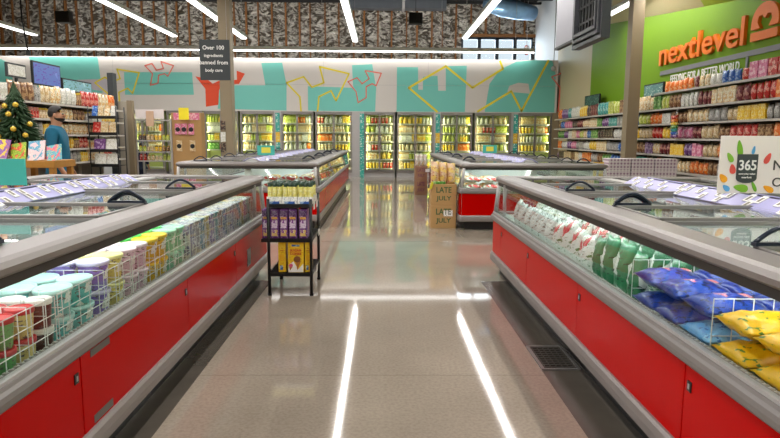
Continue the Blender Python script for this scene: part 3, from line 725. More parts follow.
for k, c in enumerate(('purple','blue','teal','green','yellow','orange','red')): MB().tube([(0,-.10+.004*k,.03+.06*k),(-.04,0,.02+.06*k),(0,.10+.004*k,.03+.06*k)],.032,8).build('rainbow_segment', PM[c], t)
MB().tube([(0,0,.42),(.02,0,.50),(.07,0,.565)],.008,6).build('hook', M['steel'], t)
# boards standing on the shelving tops
def screen(name, lab, cat, loc, rotz, w, h, mat, face=None, d=.04, stand=0):
    t = thing(name, lab, cat, loc, rotz); MB().box(-w/2,w/2,-d/2,d/2,0,h).build('frame', mat, t, .004)
    if stand: MB().box(-w/2+.1,-w/2+.14,-.015,.015,-stand,0).build('post', M['black'], t); MB().box(w/2-.14,w/2-.1,-.015,.015,-stand,0).build('post', M['black'], t)
    if face: MB().box(-w/2+.03,w/2-.03,-d/2-.004,-d/2,.03,h-.03).build('face_panel', face, t)
    return t
screen('header_board', 'teal framed header board over green wall shelving near the column', 'sign', (5.98,13.35,2.3), -PI/2, .95, .30, M['black'], printed('hb1','5B8F8E','6FA3A0','C9DAD6',9,.8), .04, .298)
screen('header_board', 'dark green header board over green wall shelving at its far end', 'sign', (6.0,17.3,2.3), -PI/2, 1.2, .32, M['black'], printed('hb2','1F4A40','265548','86A79A',9,.8), .04, .298)
screen('display_board', 'blue and purple board on top of the left gondola', 'sign', (-6.3,11.62,2.3), PI/2, .95, .43, M['black'], printed('db1','5F77C4','7F92D8','6A3FB0',5,.8))
screen('display_board', 'pale blue board with bottle pictures on the left gondola', 'sign', (-6.3,12.75,2.26), PI/2, 1.2, .26, M['black'], printed('db2','86BCCB','B8DADF','3E7C5C',6,.7))
screen('display_board', 'dark board with white strip on top of the left gondola', 'sign', (-6.35,10.75,2.38), PI/2, .55, .24, M['chalk'], PM['white'])
for x, y, h, w_ in ((-6.3,11.62,.33,'blue and purple'),(-6.3,12.75,.29,'pale blue bottle'),(-6.35,10.75,.41,'dark')):
    tt = thing('board_stand', 'short post under the %s board on the left gondola' % w_, 'stand', (x,y,1.971)); MB().box(-.02,.02,-.02,.02,0,h).build('post', M['black'], tt); MB().box(-.06,.06,-.06,.06,0,.006).build('foot', M['black'], tt)
screen('gondola_crown', 'dark patterned crown board at the far end of left gondola', 'sign', (-6.3,13.5,1.972), PI/2, .8, .3, M['chalk'], printed('crown','2F4A3C','54705E','B9C6B4',14,.6))
t = thing('dark_post', 'dark upright post above the end of the left gondola', 'post', (-6.28,14.36,0)); MB().box(-.065,.065,-.1,.1,0,2.83).build('shaft', M['chalk'], t)
# pegboard end panel and its hanging goods
t = thing('end_panel_display', 'grey pegboard end panel at the end of left gondola', 'panel', (-6.16,14.6,0)); MB().box(-.24,.2,-.05,.05,0,2.2).build('pegboard', M['peg'], t, .005); MB().box(.12,.24,-.07,.07,0,2.22).build('edge_post', M['column'], t)
t = thing('wire_goods_rack', 'tall wire rack of cards and packets before the pegboard panel', 'rack', (-5.66,12.6,0))
f = MB()
for x in (-.28,.28):
    for y in (-.2,.2): f.tube([(x,y,0),(x,y,1.98)],.012,6)
f.build('post', M['blackwire'], t)
for z in (.5,.78,1.08,1.42,1.75):
    f = MB()
    for k in range(6): f.tube([(-.28,-.2+k*.08,z),(.28,-.2+k*.08,z)],.005,5)
    f.box(-.28,.28,-.21,-.2,z-.02,z+.04); f.build('basket_shelf', M['blackwire'], t)
gi = 0
for z, row in ((.785,('white','white')),(1.085,('purple','white')),(1.425,('red','tan','tan')),(1.755,('blue','tan','cream','white'))):
    for k, c in enumerate(row):
        w_ = .5/len(row); oo = MB().box(-w_/2+.01,w_/2-.01,-.012,.012,0,.24).build('gift_card', PM[c], None, .002)
        oo.location = (-5.66-.25+w_*(k+.5),12.48,z+.005); oo.rotation_euler = (R(-12),0,0)
        tag(oo, '%s %s packet, %s along the %s tier of the wire goods rack' % ('upright',c,ORD[k] if k else 'first',{.785:'fourth',1.085:'third',1.425:'second',1.755:'top'}[z]), 'packet', 'packets on the wire goods rack')

# steel shelf unit and brown display in the back left
t = thing('steel_shelf_unit', 'open steel shelf unit with white header before the coolers', 'rack', (-5.5,14.9,0))
f = MB()
for x in (-.42,.42):
    for y in (-.2,.2): f.box(x-.02,x+.02,y-.02,y+.02,0,1.8)
f.build('upright', M['lightgrey'], t)
for z in (.45,.8,1.02,1.29,1.78): MB().box(-.42,.42,-.22,.22,z-.03,z).build('shelf', M['lightgrey'], t)
hb = MB().box(-.40,.28,-.24,-.22,1.8,2.02).build('header', pbr('header_pale','DCD3D3',.5), t)
MB().box(-.14,.04,-.26,-.24,1.62,1.98).build('tag_sign', pbr('tan_tag','C7A68C',.6), hb)
for z, zn in ((1.29,'second'),(1.02,'third'),(.8,'fourth')):
    x = -.36; used = set()
    while x < .36:
        kind = random.choice(['jar','drink_bottle','can']); c = random.choice(['brown','yellow','cream','black','orange','tan','red','lime'])
        if (kind,c) in used: continue
        used.add((kind,c))
        for k in range(2):
            if x < .37:
                oo = obj(kind, mesh_of(kind,c), None, (-5.5+x,14.8,z+.001), (0,0,0), (.9,.9,.76 if kind == 'drink_bottle' else .9)); nm = kind.replace('_',' ')
                tag(oo, '%s %s on the %s shelf of the steel shelf unit' % (c,nm,zn), nm.split()[-1], '%s %ss on %s steel shelf' % (c,nm,zn)); x += .095
t = thing('card_display', 'brown corrugated display of hanging goods with pink top', 'display', (-4.72,14.9,0))
MB().box(-.36,.36,-.15,.15,0,1.95).build('body', M['card'], t, .01); MB().box(-.3,.32,-.16,-.15,1.78,1.94).build('pink_header', PM['pink'], t)
for c, z, xs in (('pink',1.55,(-.2,-.05,.12)),('tan',1.15,(-.18,.14))):
    for k, x in enumerate(xs):
        tt = thing('hanging_pack', '%s hanging pack, %s from the steel unit side, on brown display' % (c, ordn[k]), 'pack', (-4.72+x,14.725,z), 0, '%s hanging packs' % c)
        MB().box(-.065,.065,-.012,.012,-.12,.14).build('backing_card', PM[c], tt); MB().lathe([(.03,-.02),(.055,-.02),(.055,.02),(.03,.02)],14).build('round_window', M['black'], tt).rotation_euler = FACE
t = thing('yellow_sign', 'bright yellow square sign above the brown card display', 'sign', (-4.72,14.59,1.78)); MB().box(-.12,.12,-.005,.005,0,.28).build('card', pbr('signal_yellow','F0DC1E',.5), t); MB().box(-.01,.01,.005,.148,.1,.14).build('bracket', M['black'], t)

# small cards standing on the far islands
for x, y, lab in ((-2.02,10.6,'small teal and yellow card standing on the second island freezer by the wire rack'),(2.32,12.9,'small teal and yellow card standing on the second island freezer by the cartons')):
    t = thing('shelf_card', lab, 'sign', (x,y,1.07 if x>0 else 1.07), 0, 'teal cards on the far freezers'); MB().box(-.15,.15,-.004,.004,0,.17).build('card', M['tealcard'], t); MB().box(-.08,.08,-.007,-.004,.04,.14).build('yellow_panel', pbr('card_yellow','E2D84A',.5), t)
# plaid packs behind the right islands
for i in range(3):
    t = thing('plaid_carton', 'purple and white plaid carton, %s along the row behind the islands' % ordn[i], 'carton', (4.28+i*.42,10.9,.62), 0, 'plaid cartons'); MB().box(-.2,.2,-.15,.15,0,.42).build('carton', M['plaid'], t, .006); MB().box(-.2,.2,-.152,-.15,.2,.212).build('tape', M['tagwhite'], t)
t = thing('pallet_stand', 'low wooden stand under the plaid cartons', 'stand', (4.7,10.9,0)); MB().box(-.66,.66,-.18,.18,.56,.62).build('top', M['wood'], t)
for x in (-.6,.6):
    for y in (-.14,.14): MB().box(x-.03,x+.03,y-.03,y+.03,0,.56).build('leg', M['wood'], t)
t = thing('red_pack', 'small red and yellow packet beside the plaid cartons', 'packet', (3.95,10.9,.62)); bag_mb(.2,.35,.1).build('pack', PM['yellow'], t); MB().box(-.05,.05,-.06,-.05,.22,.3).build('red_label', PM['red'], t)
tt = thing('pallet_stand', 'small wooden stand under the red and yellow packet', 'stand', (3.99,10.72,0)); MB().box(-.12,.02,.0,.36,.56,.62).build('top', M['wood'], tt); MB().box(-.08,-.04,.05,.3,0,.56).build('leg', M['wood'], tt)

# ================================================================== SIGN CARDS ON THE NEAR RIDGES
rx = 1.14+2.25/2
t = thing('ridge_sign', 'cream sign with 365 shield and coloured leaves on right freezer ridge', 'sign', (2.08,3.62,1.0))
MB().box(-.03,1.05,0,.012,.072,.42).build('board', pbr('cream_board','ECE3DB',.5,0,.03), t, .002)
def leaf(cx, cz, l, w, ang):
    c, q = math.cos(ang), math.sin(ang); P = []
    for k in range(20):
        a = 2*PI*k/20; x = l/2*math.cos(a); y = w/2*math.sin(a)*(1-.35*math.cos(a))
        P.append((cx+x*c-y*q, cz+x*q+y*c))
    return P
for cx, cz, l, w, an, c in ((.085,.345,.10,.032,100,'78B22E'),(.03,.29,.065,.03,120,'86B93A'),(.17,.335,.05,.018,80,'5FA9D8'),(.26,.285,.07,.032,65,'E2574C'),(.05,.22,.06,.035,100,'E2574C'),
    (-.003,.165,.06,.038,130,'F2A51F'),(.02,.105,.05,.03,140,'5DA9DC'),(.11,.105,.09,.045,170,'7DB52F'),(.19,.115,.07,.02,115,'6FB02C'),(.28,.1,.07,.035,150,'F2A51F')):
    shape([leaf(cx,cz,l,w,R(an))], pbr('leaf_'+c,c,.5), t, (0,-.002,0), FACE, .002, 'leaf')
sh = [(.075,.31),(.20,.31),(.20,.165)]+[(.1375+.0625*math.cos(a),.165+.03*math.sin(a)) for a in [-PI*k/10 for k in range(1,10)]]+[(.075,.165)]
shape([sh], pbr('shield_grey','3E4344',.5), t, (0,-.003,0), FACE, .003, 'shield')
lettering('365', M['tagwhite'], t, (.1375,-.008,.215), FACE, w=.105, h=.062, ext=.002, bold=.012, align='CENTER')
lettering('everyday value', M['tagwhite'], t, (.1375,-.008,.187), FACE, w=.1, h=.013, ext=.002, align='CENTER')
lettering('market', M['tagwhite'], t, (.1375,-.008,.165), FACE, w=.06, h=.012, ext=.002, align='CENTER')
lettering('Next-level', M['print'], t, (.30,-.002,.215), FACE, w=.36, h=.06, ext=.002)
lettering('Otherwise', M['print'], t, (.30,-.002,.115), FACE, w=.36, h=.055, ext=.002)
for x, z in ((.185,.07),(.9,.03)): MB().box(x-.02,x+.02,0,.04,z,.074).build('foot', M['black'], t)
t = thing('ridge_sign', 'plain teal sign card on the left freezer ridge', 'sign', (-2.32,3.95,1.0))
MB().box(-.8,0,0,.012,.072,.245).build('board', M['tealcard'], t, .002)
MB().box(-.72,-.68,0,.04,.03,.074).build('foot', M['black'], t)

# ================================================================== WIRE RACK WITH CONES AND SAUCES
RX, RY = -.80, 5.2
t = thing('wire_rack', 'black wire rack of ice cream toppings beside the left freezer', 'rack', (RX,RY,0))
for x in (-.185,.185):
    for y in (0,.62):
        p = MB().tube([(x,y,0),(x,y,.86)],.014,10).build('post', M['blackwire'], t); MB().lathe([(.018,0),(.02,.02)],8,x,y).build('foot', M['black'], p)
for z in (.205,.51,.815):
    xl = -.25 if z == .51 else -.195
    f = MB(); f.box(xl,.195,-.01,.0,z-.03,z); f.box(xl,.195,.62,.63,z-.03,z); f.box(xl,xl+.01,0,.62,z-.03,z); f.box(.185,.195,0,.62,z-.03,z)
    for k in range(22): f.box(xl+.005,.19,.015+k*.028,.019+k*.028,z-.006,z)
    f.build('wire_shelf', M['blackwire'], t)
for (y,z) in ((.12,.82),(.35,.815),(.5,.52),(.3,.21)): MB().box(.196,.2,y,y+.09,z-.066,z-.006).build('price_tag', M['tagwhite'], t)
# trays and bottles
by = printed('sauce_bottle','E3DA7A','EDE7A4','A8A03A',50,.5); capm = pbr('bottle_cap','1F3A2C',.4)
bot = MB().lathe([(.019,0),(.021,.004),(.021,.105),(.018,.112)],14).mesh('bottle_body', by); bcap = MB().lathe([(.018,.110),(.019,.113),(.018,.142),(.014,.145)],14).mesh('cap', capm)
trm = printed('tray_print','E9E8E4','F4F3EF','6E7E94',30,.7)
for j in range(2):
    for i in range(3):
        tx = RX-.135+i*.135; ty = RY+.105+j*.2
        tl = thing('bottle_tray', 'white card tray, %s from the freezer, %s row on top of wire rack' % (ordn[i],('front','rear')[j]), 'tray', (tx,ty,.816), 0, 'white bottle trays')
        f = MB(); f.box(-.065,.065,-.08,.08,0,.003); f.box(-.065,.065,-.08,-.077,.003,.062); f.box(-.065,.065,.077,.08,.003,.062); f.box(-.065,-.062,-.077,.077,.003,.05); f.box(.062,.065,-.077,.077,.003,.05); f.build('tray', trm, tl)
        MB().box(-.045,.045,-.0815,-.08,.0,.02).build('blue_band', PM['blue'], tl)
        for q in range(3):
            for r_ in range(2):
                b = thing('topping_bottle', 'yellow bottle with dark cap in %s row, %s tray from freezer, %s place' % ((('front','second'),('third','rear'))[j][r_],ordn[i],ordn[q]), 'bottle', (tx-.0405+q*.0405,ty-.045+r_*.07,.82), random.uniform(0,3), 'yellow topping bottles')
                obj('bottle_body', bot, b); obj('cap', bcap, b)
                for ch in b.children: ch.scale = (.95,.95,1)
                b.location.z = .8515; tray_lift = .03
        MB().box(-.06,.06,-.075,.075,.003,.034).build('inner_tier', M['tagwhite'], tl)
# purple cone boxes
pb_ = printed('purple_box','5B1E72','6D2C86','C9B6D6',26,.75); pl_ = printed('purple_label','D9CBDF','8A4BA0','4A1460',45,.6); og_ = printed('oval_gold','D8A03C','E9C978','7A3E12',60)
pbox = MB().box(-.035,.035,-.09,.09,0,.255).mesh('box', pb_, .003)
for i, (x, y) in enumerate(((-.21,.12),(-.135,.11),(-.055,.11),(.025,.11),(.115,.11))):
    lab = ['purple cone box set back at the freezer side of rack','first upright purple cone box in the rack front, from freezer','second upright purple cone box in the rack front, from freezer','third upright purple cone box in the rack front, from freezer','purple cone box nearest the aisle on wire rack'][i]
    t = thing('cone_box', lab, 'box', (RX+x,RY+y,.511), 0, 'purple cone boxes')
    obj('box', pbox, t)
    MB().box(-.026,.026,-.0925,-.09,.09,.16).build('white_lettering_panel', pl_, t); MB().box(-.026,.026,-.0925,-.09,.17,.19).build('gold_band', og_, t); MB().box(-.026,.026,-.0925,-.09,.02,.075).build('picture', printed('cone_pic%d' % i,'D0B25A','7A2C86','E6DFD0',40), t); MB().box(-.028,.028,-.0925,-.09,.2,.245).build('logo_panel', printed('logo_p%d' % i,'3B0F50','3B0F50','CDBFD6',60), t)
# yellow cone boxes
yb_ = printed('yellow_box','E9C21E','EBCB3A','C98A1C',30,.8); wf = pbr('waffle','B5752E',.6,0,.2,60); rd_ = pbr('red_print','C8452B',.5); wh = M['tagwhite']
for i, (x, y, w) in enumerate(((-.075,.10,.068),(.048,.08,.138),(.152,.10,.052))):
    t = thing('cone_box', ['narrow yellow cone box at the freezer side of bottom rack shelf','wide yellow cone box with ice cream cone picture on bottom shelf','narrow yellow cone box at the aisle side of bottom rack shelf'][i], 'box', (RX+x,RY+y,.206), 0, 'yellow cone boxes')
    MB().box(-w/2,w/2,-.07,.09,0,.275).build('box', yb_, t, .003)
    yf = -.0735
    if i == 1:
        shape([[(-.065,.004),(.065,.004),(.065,.08),(.02,.03),(-.02,.1),(-.065,.07)]], wh, t, (0,-.0715,0), FACE, .001, 'white_panel')
        shape([[(.0,.02),(.035,.105),(-.01,.105)]], wf, t, (.012,-.073,0), FACE, .001, 'cone_picture'); shape([[(.012+.032*math.cos(a),.12+.028*math.sin(a)) for a in [2*PI*k/16 for k in range(16)]]], pbr('choc','7B4A22',.6), t, (0,-.0735,0), FACE, .001, 'scoop_picture')
        shape([[(-.05,.02),(-.028,.055),(-.06,.055)]], wf, t, (0,-.0735,0), FACE, .001, 'cone_picture'); shape([[(-.044+.018*math.cos(a),.065+.015*math.sin(a)) for a in [2*PI*k/14 for k in range(14)]]], pbr('pinkscoop','D85A86',.6), t, (0,-.074,0), FACE, .001, 'scoop_picture')
        lettering('SUGAR', rd_, t, (0,-.072,.19), FACE, w=.1, h=.022, ext=.001, align='CENTER', bold=.03); lettering('CONES', rd_, t, (0,-.072,.16), FACE, w=.1, h=.022, ext=.001, align='CENTER', bold=.03)
        MB().box(-.035,.035,-.0725,-.07,.235,.25).build('blue_logo', PM['blue'], t)
    else:
        MB().box(-w*.32,w*.32,-.0725,-.07,.1,.16).build('red_lettering_panel', printed('rlp%d' % i,'E8B81E','E9C21E','C8452B',70,.9), t); MB().box(-w*.3,w*.3,-.0725,-.07,.19,.194).build('red_line', rd_, t); MB().box(-w*.3,w*.1,-.0725,-.07,.02,.06).build('blue_panel', PM['blue'], t)
for k, (c, y, z) in enumerate((('yellow',.4,.206),('orange',.42,.511),('tan',.33,.511))):
    t = thing('side_pack', '%s pack at the aisle side of the %s shelf of the wire rack' % (c, 'bottom' if z < .3 else 'middle'), 'packet', (RX+.1,RY+y+.08*(k==1),z), PI/2); bag_mb(.16,.22,.07).build('pack', PM[c], t, merge=True)

# ================================================================== CARTON STACKS
ctext = pbr('green_ink','3F5B36',.7); ptext = pbr('purple_ink','6B3350',.7)
def carton(lab, x, y, z, w, d, h, mat, ink, words, group):
    t = thing('shipping_carton', lab, 'carton', (x,y,z), 0, group)
    MB().box(-w/2,w/2,0,d,0,h).build('box', mat, t, .006)
    for i, q in enumerate(words): lettering(q, ink, t, (0,-.002,h*.62-i*h*.36), FACE, w=w*.6, h=h*.27, ext=.002, align='CENTER', bold=.02)
    MB().box(-w/2,w/2,d/2-.025,d/2+.025,h,h+.001).build('tape', M['tagwhite'], t)
    return t
c1 = carton('kraft carton printed LATE JULY at the bottom of the near stack', .965,9.2,0,.39,.36,.35,M['card'],ctext,('LATE','JULY'),'near carton stack')
s_ = MB().box(.0,.14,-.004,-.001,.19,.28).build('white_label', printed('lab1','EDEBE6','F4F2EE','55524C',60,.8), c1)
c1t = carton('kraft carton printed LATE JULY on top of the near stack', .965,9.2,.352,.39,.36,.33,M['card'],ctext,('LATE','JULY'),'near carton stack')
carton('brown carton with purple print at the bottom of the far stack', 1.05,15.4-.9,0,.3,.36,.36,M['carton'],ptext,('LATE','JULY'),'far carton stack').location = (.97,14.6,0)
c2 = carton('brown carton with purple print on top of the far stack', (.97),14.6,.362,.3,.36,.34,M['carton'],ptext,('LATE','JULY'),'far carton stack')
MB().box(.1,.2,-.004,-.001,.2,.27).build('white_label', M['tagwhite'], c2)
chip = printed('chip_bag','D8B896','E4C46A','B4553E',16,.55)
cbag = bag_mb(.12,.34,.11,7,9,.1,5).mesh('chip_bag', chip, 0, True); chip2 = bag_mb(.094,.28,.09,7,9,.1,6).mesh('chip_bag', printed('chip_bag_pale','D8D2C8','C9B7A8','8A6A5A',16,.6), 0, True)
for i in range(3):
    for j in range(2):
        oo = obj('chip_bag', cbag, None, (.84+i*.125,9.33+j*.14,.684), (R(-4),0,random.uniform(-.06,.06)), (1,1,1-.04*i)); tag(oo, 'pink and tan chip bag, %s across the %s row on near cartons' % (ordn[i],('front','rear')[j]), 'bag', 'chip bags on the near cartons')
for i in range(3):
    oo = obj('chip_bag', chip2, None, (.87+i*.1,14.75,.704), (R(-4),0,random.uniform(-.06,.06))); tag(oo, 'pale chip bag, %s across the top of far cartons' % ordn[i], 'bag', 'chip bags on the far cartons')
t = thing('green_packet', 'bright green packet lying on the near cartons', 'packet', (.9,9.235,.684)); MB().box(-.11,.09,-.03,.0,0,.045).build('packet', PM['green'], t, .012)
MB().hexa([(-.225,-.03,.27),(-.195,-.03,.25),(-.195,.0,.25),(-.225,.0,.27),(-.195,-.03,.38),(-.165,-.03,.36),(-.165,.0,.36),(-.195,.0,.38)]).build('yellow_tag', pbr('tag_yellow','D9CE2E',.5), c1t)

# ================================================================== FREEZER CONTENTS
# ---- tubs and pints in the left freezer
TM = {}
def tubcol(h):
    if h not in TM: TM[h] = printed('tub_'+h, h, 'F0ECE4', '6F6A66', 22, .72)
    return TM[h]
def lidcol(h):
    if 'l'+h not in TM: TM['l'+h] = pbr('tublid_'+h, h, .35, 0, .04)
    return TM['l'+h]
TC = {}
def tub(kind, cup, lid, x, y, z, lab, group):
    key = (kind,cup)
    if key not in TC:
        if kind == 'pint': TC[key] = MB().lathe([(.036,0),(.038,.003),(.045,.085)],20).mesh('cup', tubcol(cup))
        elif kind == 'quart': TC[key] = MB().lathe([(.052,0),(.055,.004),(.066,.135)],22).mesh('cup', tubcol(cup))
        else: TC[key] = MB().lathe([(.052,0),(.055,.004),(.062,.1)],24,sx=1.05,sy=1.25).mesh('cup', tubcol(cup))
    k2 = (kind,'lid',lid)
    if k2 not in TC:
        if kind == 'pint': TC[k2] = MB().lathe([(.046,.080),(.048,.083),(.048,.097),(.044,.099),(.04,.095)],20).mesh('lid', lidcol(lid))
        elif kind == 'quart': TC[k2] = MB().lathe([(.067,.128),(.071,.13),(.071,.146),(.066,.149),(.06,.143)],22).mesh('lid', lidcol(lid))
        else: TC[k2] = MB().lathe([(.063,.095),(.067,.097),(.067,.112),(.062,.115),(.056,.11)],24,sx=1.05,sy=1.25).mesh('lid', lidcol(lid))
    zs_ = {'pint':1.12,'quart':.9,'oval':1}[kind]; t = thing({'pint':'ice_cream_pint','quart':'ice_cream_bucket','oval':'ice_cream_tub'}[kind], lab, 'tub', (x,y,z), random.uniform(-.3,.3) if kind != 'oval' else random.uniform(-.06,.06), group)
    obj('cup', TC[key], t, None, None, (1,1,zs_)); obj('lid', TC[k2], t, None, None, (1,1,zs_)); return t
H_ = {'pint':.112,'quart':.135,'oval':.116}
Z0 = .56
# (kind, cup colour, lid colour, words, y start, number along y, rows deep, stack)
TUBS = [('pint','6FAF6B','C23A3A','green pint with red lid',1.60,5,3,2),('pint','E3CF86','C23A3A','yellow pint with red lid',2.12,1,3,2),('pint','5E3B34','E8E4DE','dark brown pint with white lid',2.24,1,3,2),
 ('oval','6EC4BE','B9E2DC','teal oval tub with paler teal lid',2.385,2,3,2),('quart','8C78C8','D5CDEA','lilac bucket with pale lid',2.73,1,3,2),('quart','E8D977','EFE9A0','pale yellow bucket with yellow lid',2.88,1,2,2),
 ('quart','E2BFD0','EFD5DF','pink bucket with pale pink lid',3.04,2,3,2),('quart','E0B52C','F0C818','golden bucket with yellow lid',3.34,2,3,2),('quart','86C9A2','A9DDBF','mint bucket with mint lid',3.65,2,3,2)]
for kind, cu, li, words, y, ny, nx, ns in TUBS:
    st = {'pint':.1,'quart':.146,'oval':.172}[kind]; sx_ = {'pint':.1,'quart':.145,'oval':.145}[kind]
    for r_ in range(nx):
        for q in range(ny):
            for k in range(ns):
                g_ = kind == 'quart' and words[:4] in ('mint','gold') and r_ == 1
                tub(kind, '3F9A3E' if g_ else cu, '35C04A' if g_ else li, -1.14-.105-sx_/2-r_*sx_-.01, y+q*st, Z0+.001+k*H_[kind],
                    '%s, %s from the glass, %s along, %s' % ('green bucket beside the %s ones' % words.split()[0] if g_ else words, ordn[r_], ordn[q], ('bottom of stack','second up','third up')[k] if ns > 2 else ('below','on top')[k]), words+'s in the left freezer')
for x, y, c, l, w in ((-1.775,3.40,'3F9A3E','35C04A','green bucket with bright green lid, nearer one'),(-1.775,3.56,'3F9A3E','35C04A','green bucket with bright green lid, middle one'),(-1.775,3.72,'3F9A3E','35C04A','green bucket with bright green lid, farther one'),(-1.775,3.22,'E0B52C','F0C818','golden bucket behind the pink buckets')):
    for k in range(2): tub('quart', c, l, x, y, Z0+.001+k*.135, w+(', below' if k == 0 else ', on top'), 'back row buckets in the left freezer')
# novelty boxes further along
BX = [('8C86A6','lilac'),('A39A92','grey'),('5E93A8','steel blue'),('C9B25A','mustard'),('8A6FA8','violet'),('6FA8A0','sea green'),('9A6B5C','rust'),('5572A8','denim blue'),('B7B0A4','stone')]
y = 3.95; i = 0
bxm = {}
while y < 5.85:
    h, nm = BX[i % len(BX)]
    if h not in bxm: bxm[h] = MB().box(-.1,.1,-.055,.055,0,.13).mesh('box', printed('bx_'+h,h,'E0DDD4','4A4650',24,.62), .003)
    for r_ in range(3):
        for k in range(2):
            oo = obj('novelty_box', bxm[h], None, (-1.14-.22-r_*.215,y,Z0+.001+k*.131), (0,0,random.uniform(-.05,.05))); tag(oo, '%s box in stack %d from the tubs, %s row, %s, left freezer' % (nm, i+1, ('glass','second','third')[r_], ('below','on top')[k]), 'box', 'ice cream boxes in the left freezer')
    y += .122; i += 1
# near boxes at the back rows of left freezer, seen through the lids
for r_ in range(1):
    y = 1.3
    i = 0
    while y < 3.95:
        h, nm = BX[(i*2+r_*3) % len(BX)]
        if h not in bxm: bxm[h] = MB().box(-.1,.1,-.055,.055,0,.13).mesh('box', printed('bx_'+h,h,'E0DDD4','4A4650',24,.62), .003)
        oo = obj('novelty_box', bxm[h], None, (-1.985-r_*.215,y,Z0+.001), (0,0,random.uniform(-.05,.05)), (1,1.5,1.4)); tag(oo, '%s box, %s row before the ridge, place %d, left freezer' % (nm, ('first','second')[r_], i+1), 'box', 'boxes under the left freezer lids')
        y += .19; i += 1
# ---- white wire dividers
def divider(x, y, along, L_, h, lab):
    f = MB(); w = .0014; n = max(2,int(L_/.075))
    def bar(a0,a1,z0,z1):
        if along == 'y': f.box(x-w,x+w,y+a0,y+a1,z0,z1)
        else: f.box(x+a0,x+a1,y-w,y+w,z0,z1)
    for k in range(n+1): bar(L_*k/n-w, L_*k/n+w, Z0+.002, Z0+h)
    for k in range(4): bar(0, L_, Z0+h*(k+.5)/3.5-w, Z0+h*(k+.5)/3.5+w)
    o = f.build('wire_divider', M['wirewhite']); tag(o, lab, 'divider', 'white wire dividers'); return o
for k, y in enumerate((2.06,2.18,2.295,2.65,2.805,2.96,3.263,3.875)):
    divider(-1.14-.105-.44, y, 'x', .44, .24, 'white wire divider in the left freezer, %s from the camera end' % ordn[k])
for k, (y, l) in enumerate(((1.45,.78),(2.25,.67),(2.94,.9),(3.9,.7),(4.65,.6),(5.3,.6))):
    divider(-1.14-.098, y, 'y', l, .235, 'white wire fence behind the left freezer glass, %s stretch from the camera end' % ordn[k])

# ---- bags in the right freezer
def frozen(kind, h, acc, ink, w, d, t_, seed, sc=18, cut=.6):
    key = ('fz',kind,h,acc)
    if key not in TC:
        mat = printed('fz_%s_%s_%s' % (kind,h,acc), h, acc, ink, sc, cut, .28)
        if kind == 'lying':
            mb = bag_mb(w, d, t_, 16, 18, 0, seed, True); mb.v = [(x, z-d/2, y+t_*.6) for x,y,z in mb.v]
        else: mb = bag_mb(w, d, t_, 14, 18, 0, seed, True)
        TC[key] = mb.mesh('bag', mat, 0, True)
    return TC[key]
def lay(name, me, x, y, z, lab, group, rz=0, emblem=None, n=1, rx_=0):
    t = thing(name, lab, 'bag', (x,y,z), rz, group); o = obj('bag', me, t); o.rotation_euler.x = rx_
    if emblem:
        for (ex,ey,ez,w,d,mt) in emblem: MB().box(ex-w/2,ex+w/2,ey-d/2,ey+d/2,ez,ez+.003).build('printed_panel', mt, t, .001)
    return t
emb_red = printed('pink_script','D9566A','E58896','F4E6E6',60,.7); emb_wh = printed('barcode','D8DCE6','C9CEDA','5C6680',70,.6)
BF = 1.14+.10
rr_ = random.Random(3)
# yellow produce bags, 4 stacks of 4
my = frozen('lying','DDAA10','B8861A','46702A',.255,.225,.108,1,14,.72); mb_ = frozen('lying','15308C','2346A6','0C1744',.255,.225,.108,2,14,.6); mlb = frozen('lying','5C9CD2','86BBE2','2A62A2',.255,.225,.108,3,14,.6)
for s_i, (x, y) in enumerate(((BF+.12,1.55),(BF+.12,1.79),(BF+.39,1.55),(BF+.39,1.79),(BF+.12,2.03),(BF+.39,2.03))):
    for k in range(2):
        lay('frozen_bag', my, x, y, Z0+.012+k*.112, 'yellow bag, %s up in yellow stack %s from the camera end' % (ordn[k], ('one by the glass','two by the glass','one behind','two behind','three by the glass','three behind')[s_i]), 'yellow bags in the right freezer', rr_.uniform(-.04,.04))
for s_i, (x, y) in enumerate(((BF+.12,2.28),(BF+.12,2.52),(BF+.39,2.28),(BF+.39,2.52),(BF+.12,2.75),(BF+.39,2.75))):
    for k in range(2):
        top = k == 1
        me = mlb if (k == 0 and s_i == 0) else mb_
        lay('frozen_bag', me, x, y, Z0+.012+k*.112, '%s bag, %s up in blue stack %s from the yellow bags' % ('light blue' if me is mlb else 'deep blue', ordn[k], ('one by the glass','two by the glass','one behind','two behind','three by the glass','three behind')[s_i]), 'blue bags in the right freezer', rr_.uniform(-.04,.04),
            [(.02,.0,.104,.14,.055,emb_red)] if top else None)
mg_ = frozen('standing','2F7A52','E4ECE6','1D4A34',.165,.265,.10,4,9,.62); mw_ = frozen('standing','E6EAE4','C8474C','5A8A5A',.185,.255,.11,5,15,.78); mw2 = frozen('standing','D9E3DE','9AA39C','6F7F76',.2,.25,.11,6,12,.7); mr_ = frozen('standing','E3E6E0','D8747A','6FA8C0',.22,.26,.11,7,15,.7)
def rowbags(me, name, y0, n, dy, rows_, words, group, lean=.0):
    for r_ in range(rows_):
        for k in range(n):
            t = thing('frozen_pouch', '%s, %s along, %s row from the glass' % (words, ordn[k], ('first','second','third','fourth')[r_]), 'bag', (BF+.06+r_*.2+rr_.uniform(-.01,.01), y0+k*dy, Z0+.003), PI/2+rr_.uniform(-.1,.1), group)
            o = obj('pouch', me, t); o.rotation_euler.x = R(rr_.uniform(4,8)); o.scale = (1,1,rr_.uniform(.9,1.08))
rowbags(mg_, '', 2.98, 4, .18, 3, 'green and white standing pouch', 'green pouches in the right freezer')
rowbags(mw_, '', 3.72, 4, .2, 3, 'white pouch with red berry print', 'berry pouches in the right freezer')
rowbags(mw2, '', 4.55, 6, .22, 3, 'frosty pale grey pouch beyond the berry pouches', 'pale pouches in the right freezer')
